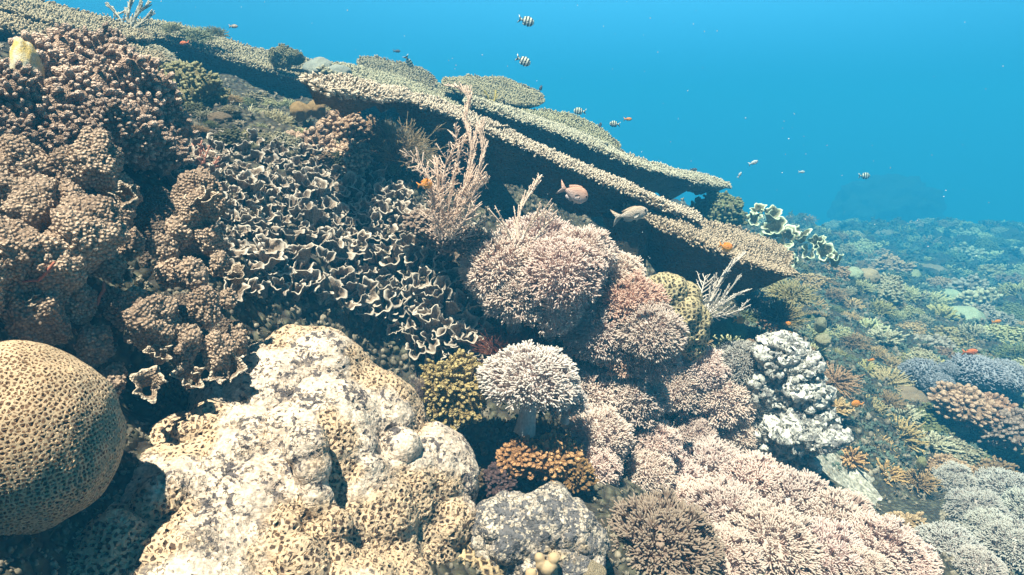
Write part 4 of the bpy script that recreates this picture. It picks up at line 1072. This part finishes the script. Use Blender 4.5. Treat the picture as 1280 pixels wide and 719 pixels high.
# broken coral and small growth covering the slope: nobody could count it
px = np.column_stack([rng.uniform(-60, 1340, 9500), rng.uniform(60, 760, 9500)])
px = px[~((np.abs(px[:, 0] - 1062) < 42) & (np.abs(px[:, 1] - 615) < 22))]
dd = hits(px); ok = ~np.isnan(dd) & (dd < 7); px, dd = px[ok], dd[ok]
g1, g2 = G(), G(); fr = tmpl([ICO[1]]); tw = BM['coarse']
tb = tmpl([tube([(0, 0, -.2), (.1, 0, .5), (0, .1, 1.0)], [.30, .26, .2], 5), tube([(0, 0, .3), (.5, .1, .8)], [.2, .14], 5), tube([(0, 0, .2), (-.4, .3, .7)], [.2, .14], 5), tube([(0, .1, .6), (.1, -.4, 1.0)], [.17, .12], 5)])
m1, m2 = [], []
for (a, b), d in zip(px, dd):
    p = P(a, b, d); s = rng.uniform(2.5, 7) / FPX * d
    if rng.random() < .5: m1.append(m4(p, basis(rng.normal(0, 1, 3)), np.array([1, .8, .6]) * s))
    else: m2.append(m4(p, basis(norm(UP + rng.normal(0, .5, 3)), rng.uniform(0, 6)), s * 1.3))
scatter(g1, fr, m1); scatter(g1, tb, m2)
o = obj('coral_rubble', g1, M['rubble']); tag(o, kind='stuff')
px = np.column_stack([rng.uniform(925, 1750, 14000), 240 + 520 * rng.random(14000) ** 1.5]); px = px[~inpoly(px, np.array([(1020.,590),(1080,585),(1200,620),(1180,655),(1100,640),(1040,620)])) & ((px[:, 1] < 640) | (px[:, 0] > 1200))]
dd = hits(px); ok = ~np.isnan(dd); px, dd = px[ok], dd[ok]; m3 = []
for (a, b), d in zip(px, dd):
    m3.append(m4(P(a, b, d), basis(norm(UP + rng.normal(0, .5, 3)), rng.uniform(0, 6)), rng.uniform(3, 7) / FPX * d * np.array([1.3, 1.3, .9])))
g3 = G(); scatter(g3, tb, m3); o = obj('coral_growth', g3, M['growth']); tag(o, kind='stuff')

# sand pocket
gs = np.linspace(-1, 1, 60); SX, SY = np.meshgrid(gs, gs); sx = SANDC[0] + SX.ravel() * .19 - .05; sy = SANDC[1] + SY.ravel() * .16 + .02
rr = np.hypot(SX, SY).ravel(); sz = height(np.column_stack([sx, sy])) + .012 * (1 - rr ** 2 * 1.7) + .010 * fbm(np.column_stack([sx * 14, sy * 14, sx * 0]), 3, 2)
W = 60; i = (np.arange(59)[:, None] * W + np.arange(59)[None]).ravel()
o = obj('sand', (np.column_stack([sx, sy, sz]), np.stack([i, i + 1, i + W + 1, i + W], -1), np.zeros((0, 3), int), np.zeros(len(sx))), M['sand']); tag(o, kind='structure')

# ------------------------------------------------------------------ fish
def fish_mat(name, body, belly, stripes=None, stripecol=(0.02, 0.03, 0.05)):
    m = bpy.data.materials.new(name); m.use_nodes = True; t = m.node_tree; N = t.nodes; L = t.links
    bs = N['Principled BSDF']; bs.inputs['Roughness'].default_value = .38
    tc = N.new('ShaderNodeTexCoord'); sp = N.new('ShaderNodeSeparateXYZ'); L.new(tc.outputs['Object'], sp.inputs[0])
    r = N.new('ShaderNodeMapRange'); r.inputs['From Min'].default_value = -.2; r.inputs['From Max'].default_value = .15; L.new(sp.outputs['Z'], r.inputs['Value'])
    mx = N.new('ShaderNodeMix'); mx.data_type = 'RGBA'; mx.inputs['A'].default_value = (*belly, 1); mx.inputs['B'].default_value = (*body, 1); L.new(r.outputs[0], mx.inputs['Factor'])
    c = mx.outputs['Result']
    if stripes:
        a = N.new('ShaderNodeMath'); a.operation = 'MULTIPLY'; a.inputs[1].default_value = stripes * 2 * math.pi; L.new(sp.outputs['X'], a.inputs[0])
        s = N.new('ShaderNodeMath'); s.operation = 'SINE'; L.new(a.outputs[0], s.inputs[0])
        g = N.new('ShaderNodeMapRange'); g.inputs['From Min'].default_value = -.1; g.inputs['From Max'].default_value = .25; L.new(s.outputs[0], g.inputs['Value'])
        q = N.new('ShaderNodeMix'); q.data_type = 'RGBA'; L.new(g.outputs[0], q.inputs['Factor']); L.new(c, q.inputs['A']); q.inputs['B'].default_value = (*stripecol, 1); c = q.outputs['Result']
    n = N.new('ShaderNodeTexVoronoi'); n.inputs['Scale'].default_value = 42; L.new(tc.outputs['Object'], n.inputs['Vector'])
    bp = N.new('ShaderNodeBump'); bp.inputs['Distance'].default_value = .004; bp.inputs['Strength'].default_value = .5; L.new(n.outputs['Distance'], bp.inputs['Height']); L.new(bp.outputs[0], bs.inputs['Normal'])
    L.new(c, bs.inputs['Base Color']); return m
FM = {'orange': fish_mat('orange_fish_mat', (.85, .28, .03), (.9, .42, .06)), 'striped': fish_mat('striped_fish_mat', (.75, .78, .6), (.8, .85, .85), 5.2),
      'pink': fish_mat('pink_fish_mat', (.62, .34, .24), (.62, .52, .5)), 'grey': fish_mat('grey_fish_mat', (.48, .36, .26), (.58, .56, .52)), 'red': fish_mat('red_fish_mat', (.75, .16, .04), (.8, .25, .06)),
      'dark': fish_mat('dark_fish_mat', (.05, .06, .09), (.12, .14, .18)), 'silver': fish_mat('silver_fish_mat', (.55, .6, .62), (.8, .85, .85))}
EYE = coral_mat('fish_eye_mat', (.01, .01, .012), (.02, .02, .02), bump=0, rough=.15, spec=.6, tin=False)
def fish_body(deep=.26, thick=.10):
    n, m = 26, 16; u = np.linspace(0, 1, n); x = .5 - u            # nose at +.5, tail root at -.5
    prof = np.where(u < .35, np.sin(u / .35 * math.pi / 2) ** .62, np.cos((u - .35) / .65 * math.pi / 2) ** .85 * .88 + .12)
    th = np.arange(m) / m * 2 * math.pi
    zz = prof[:, None] * deep * np.sin(th)[None]; yy = (prof[:, None] ** .8) * thick * np.cos(th)[None]
    V = np.stack([x[:, None] * .8 + 0 * zz, yy, zz], -1).reshape(-1, 3)
    i = np.arange(n - 1)[:, None] * m; j = np.arange(m)[None]; j2 = (j + 1) % m
    Q = np.stack([i + j, i + m + j, i + m + j2, i + j2], -1).reshape(-1, 4)
    g = G(); g.add(V, Q, None, 0)
    def fin(pts, th=.008):
        p = np.array([(a, 0, b) for a, b in pts]); k = len(p); Vf = np.vstack([p + [0, th, 0], p - [0, th, 0]])
        c = p.mean(0); Vf = np.vstack([Vf, c + [0, th * 1.6, 0], c - [0, th * 1.6, 0]])
        T = [(q, (q + 1) % k, 2 * k) for q in range(k)] + [((q + 1) % k + k, q + k, 2 * k + 1) for q in range(k)]
        Qs = [(q, q + k, (q + 1) % k + k, (q + 1) % k) for q in range(k)]
        g.add(Vf, Qs, T, 1)
    fin([(-.36, .04), (-.46, .10), (-.66, .26), (-.60, .10), (-.54, 0), (-.60, -.10), (-.66, -.26), (-.46, -.10), (-.36, -.04)])
    D2 = deep
    fin([(.17, D2 * .90), (.05, D2 * 1.13), (-.10, D2 * 1.08), (-.22, D2 * .92), (-.35, D2 * .70), (-.29, D2 * .25), (-.1, D2 * .6), (.1, D2 * .8)])
    fin([(-.03, -D2 * .85), (-.12, -D2 * 1.08), (-.26, -D2 * .95), (-.34, -D2 * .68), (-.29, -D2 * .25), (-.12, -D2 * .6)])
    fin([(.12, -D2 * .8), (.02, -D2 * 1.3), (.0, -D2 * .85)])
    return g.arr()
FB = {k: mesh_of('body', fish_body(*v)) for k, v in {'round': (.27, .10), 'slim': (.19, .085), 'chubby': (.31, .12)}.items()}
PF = None
def fish(px, py, L_, kind, mat, label, d, ang=0, flip=1, yaw=0, group=None):
    """L_ length in photo pixels; ang = nose-up tilt in degrees; flip -1 looks to the left"""
    s = L_ / FPX * d
    ca, sa = math.cos(R(ang)), math.sin(R(ang))
    z = np.array([-sa * flip, 0, ca]); x = np.array([ca * flip * math.cos(R(yaw)), math.sin(R(yaw)), sa]); x = norm(x); y = norm(np.cross(z, x)); z = np.cross(x, y)
    t = thing('fish', m4(P(px, py, d), np.stack([x, y, z], 1), s), label, 'fish', group)
    b = FB[kind]; 
    if len(b.materials) and b.materials[0] != FM[mat]: b = b.copy(); b.materials.clear()
    obj('body', b, FM[mat], t)
    for sd_ in (1, -1):
        if L_ > 9:
            V, Q, T, A = ICO[2]; obj('eye', (V * np.array([.032, .016, .032]), Q, T, A), EYE, t, m4((.31, .062 * sd_, .045), np.eye(3)))
            fv = np.array([(.14, 0, .02), (.02, .05 * sd_, .05), (-.07, .09 * sd_, .0), (-.04, .08 * sd_, -.08), (.06, .03 * sd_, -.06)]) + [0, .085 * sd_, -.02]
            fv2 = fv + [0, .008 * sd_, 0]; k = 5
            gq = G(); gq.add(np.vstack([fv, fv2]), [(q, (q + 1) % k, (q + 1) % k + k, q + k) for q in range(k)], [(0, 1, 2), (0, 2, 3), (0, 3, 4), (5, 7, 6), (5, 8, 7), (5, 9, 8)], 1)
            o = obj('pectoral_fin', gq, FM[mat], t)
    return t
SG = 'striped black and white fish in open water'
fish(721, 243, 38, 'round', 'pink', 'pinkish brown round fish swimming before the dark hollow', 1.5, -22)
fish(793, 267, 44, 'slim', 'grey', 'silvery tan fish with forked tail just below the long table rim', 1.5, 12)
fish(660, 27, 20, 'round', 'striped', 'striped fish highest in the open water', 3.2, -15, group=SG)
fish(656, 77, 19, 'round', 'striped', 'striped fish above the oval table coral, second highest', 3.2, -25, group=SG)
fish(723, 139, 15, 'round', 'striped', 'striped fish hovering just over the greenish flat disc', 3.4, 5, -1, group=SG)
fish(767, 155, 13, 'round', 'striped', 'striped fish past the disc, next to the tiny orange-yellow one', 3.6, 5, -1, group=SG)
fish(512, 79, 17, 'slim', 'striped', 'striped fish seen nearly end-on over the dusky plate', 3.3, -60, 1, 30, group=SG)
fish(1082, 220, 14, 'round', 'striped', 'faint striped fish over the dark far mound', 6.0, 0, group=SG)
fish(533, 230, 19, 'chubby', 'orange', 'bright orange fish tucked in the tall feathery hydroid', 1.58, 10)
fish(909, 309, 18, 'chubby', 'orange', 'bright orange fish above the white fan hydroid', 2.0, -15)
fish(1215, 440, 20, 'slim', 'red', 'red-orange fish over the broad velvet dome', 3.2, 3)
fish(1070, 505, 15, 'chubby', 'orange', 'orange fish between craggy rock and olive-brown coral', 2.5, 5, -1)
fish(450, 134, 13, 'slim', 'orange', 'orange fish heading upward in shade above the tan knobbed corals', 2.3, 80)
fish(229, 54, 12, 'slim', 'red', 'reddish fish in front of the broad ledge near the top left', 2.5, -5, -1)
fish(293, 33, 11, 'slim', 'grey', 'small tan fish in open water off the far crest', 2.8, 0)
fish(786, 149, 10, 'slim', 'orange', 'tiny orange-yellow fish beside the last of the striped ones', 3.5, 0)
fish(926, 400, 15, 'chubby', 'orange', 'dull orange fish in front of the smooth green dome', 2.3, 0)
fish(985, 405, 10, 'chubby', 'orange', 'tiny orange fish against the bushy coral under the ledge', 2.5, 0)
fish(1247, 402, 12, 'slim', 'orange', 'small orange fish far up the slope by the right border', 3.9, 10)
fish(1090, 450, 9, 'slim', 'orange', 'tiny yellow-orange fish left of the velvet domes', 3.0, 15)
fish(943, 203, 12, 'slim', 'silver', 'pale silvery fish off the table tip, higher of two', 3.5, 20)
fish(925, 218, 8, 'slim', 'silver', 'tiny pale fish off the table tip, lower of two', 3.5, 60)
fish(868, 212, 9, 'slim', 'dark', 'tiny dark fish hovering over the long shelf tip', 3.2, 0)
fish(750, 157, 10, 'slim', 'dark', 'tiny dark upright fish at the edge of the flat disc', 3.5, 70)
fish(676, 110, 9, 'slim', 'dark', 'tiny dark fish by the oval table coral tip', 3.5, 70)
fish(497, 64, 9, 'slim', 'dark', 'tiny dim fish highest over the dusky plate', 3.8, 0)
fish(1003, 215, 8, 'slim', 'silver', 'tiny pale speck of a fish beyond the slope', 5.5, 0)

# drifting specks in the water
ms = []
for _ in range(420):
    a, b = rng.uniform(0, 1280), rng.uniform(0, 719); d = rng.uniform(.7, 3.0); s = rng.uniform(.2, .75) / FPX * d
    if b > 330 and rng.random() < .7: continue
    ms.append(m4(P(a, b, d), basis(rng.normal(0, 1, 3)), np.array([1, .8, 1.3]) * s))
g = G(); scatter(g, ICO[1], ms); o = obj('drifting_specks', g, M['snow']); tag(o, kind='stuff')
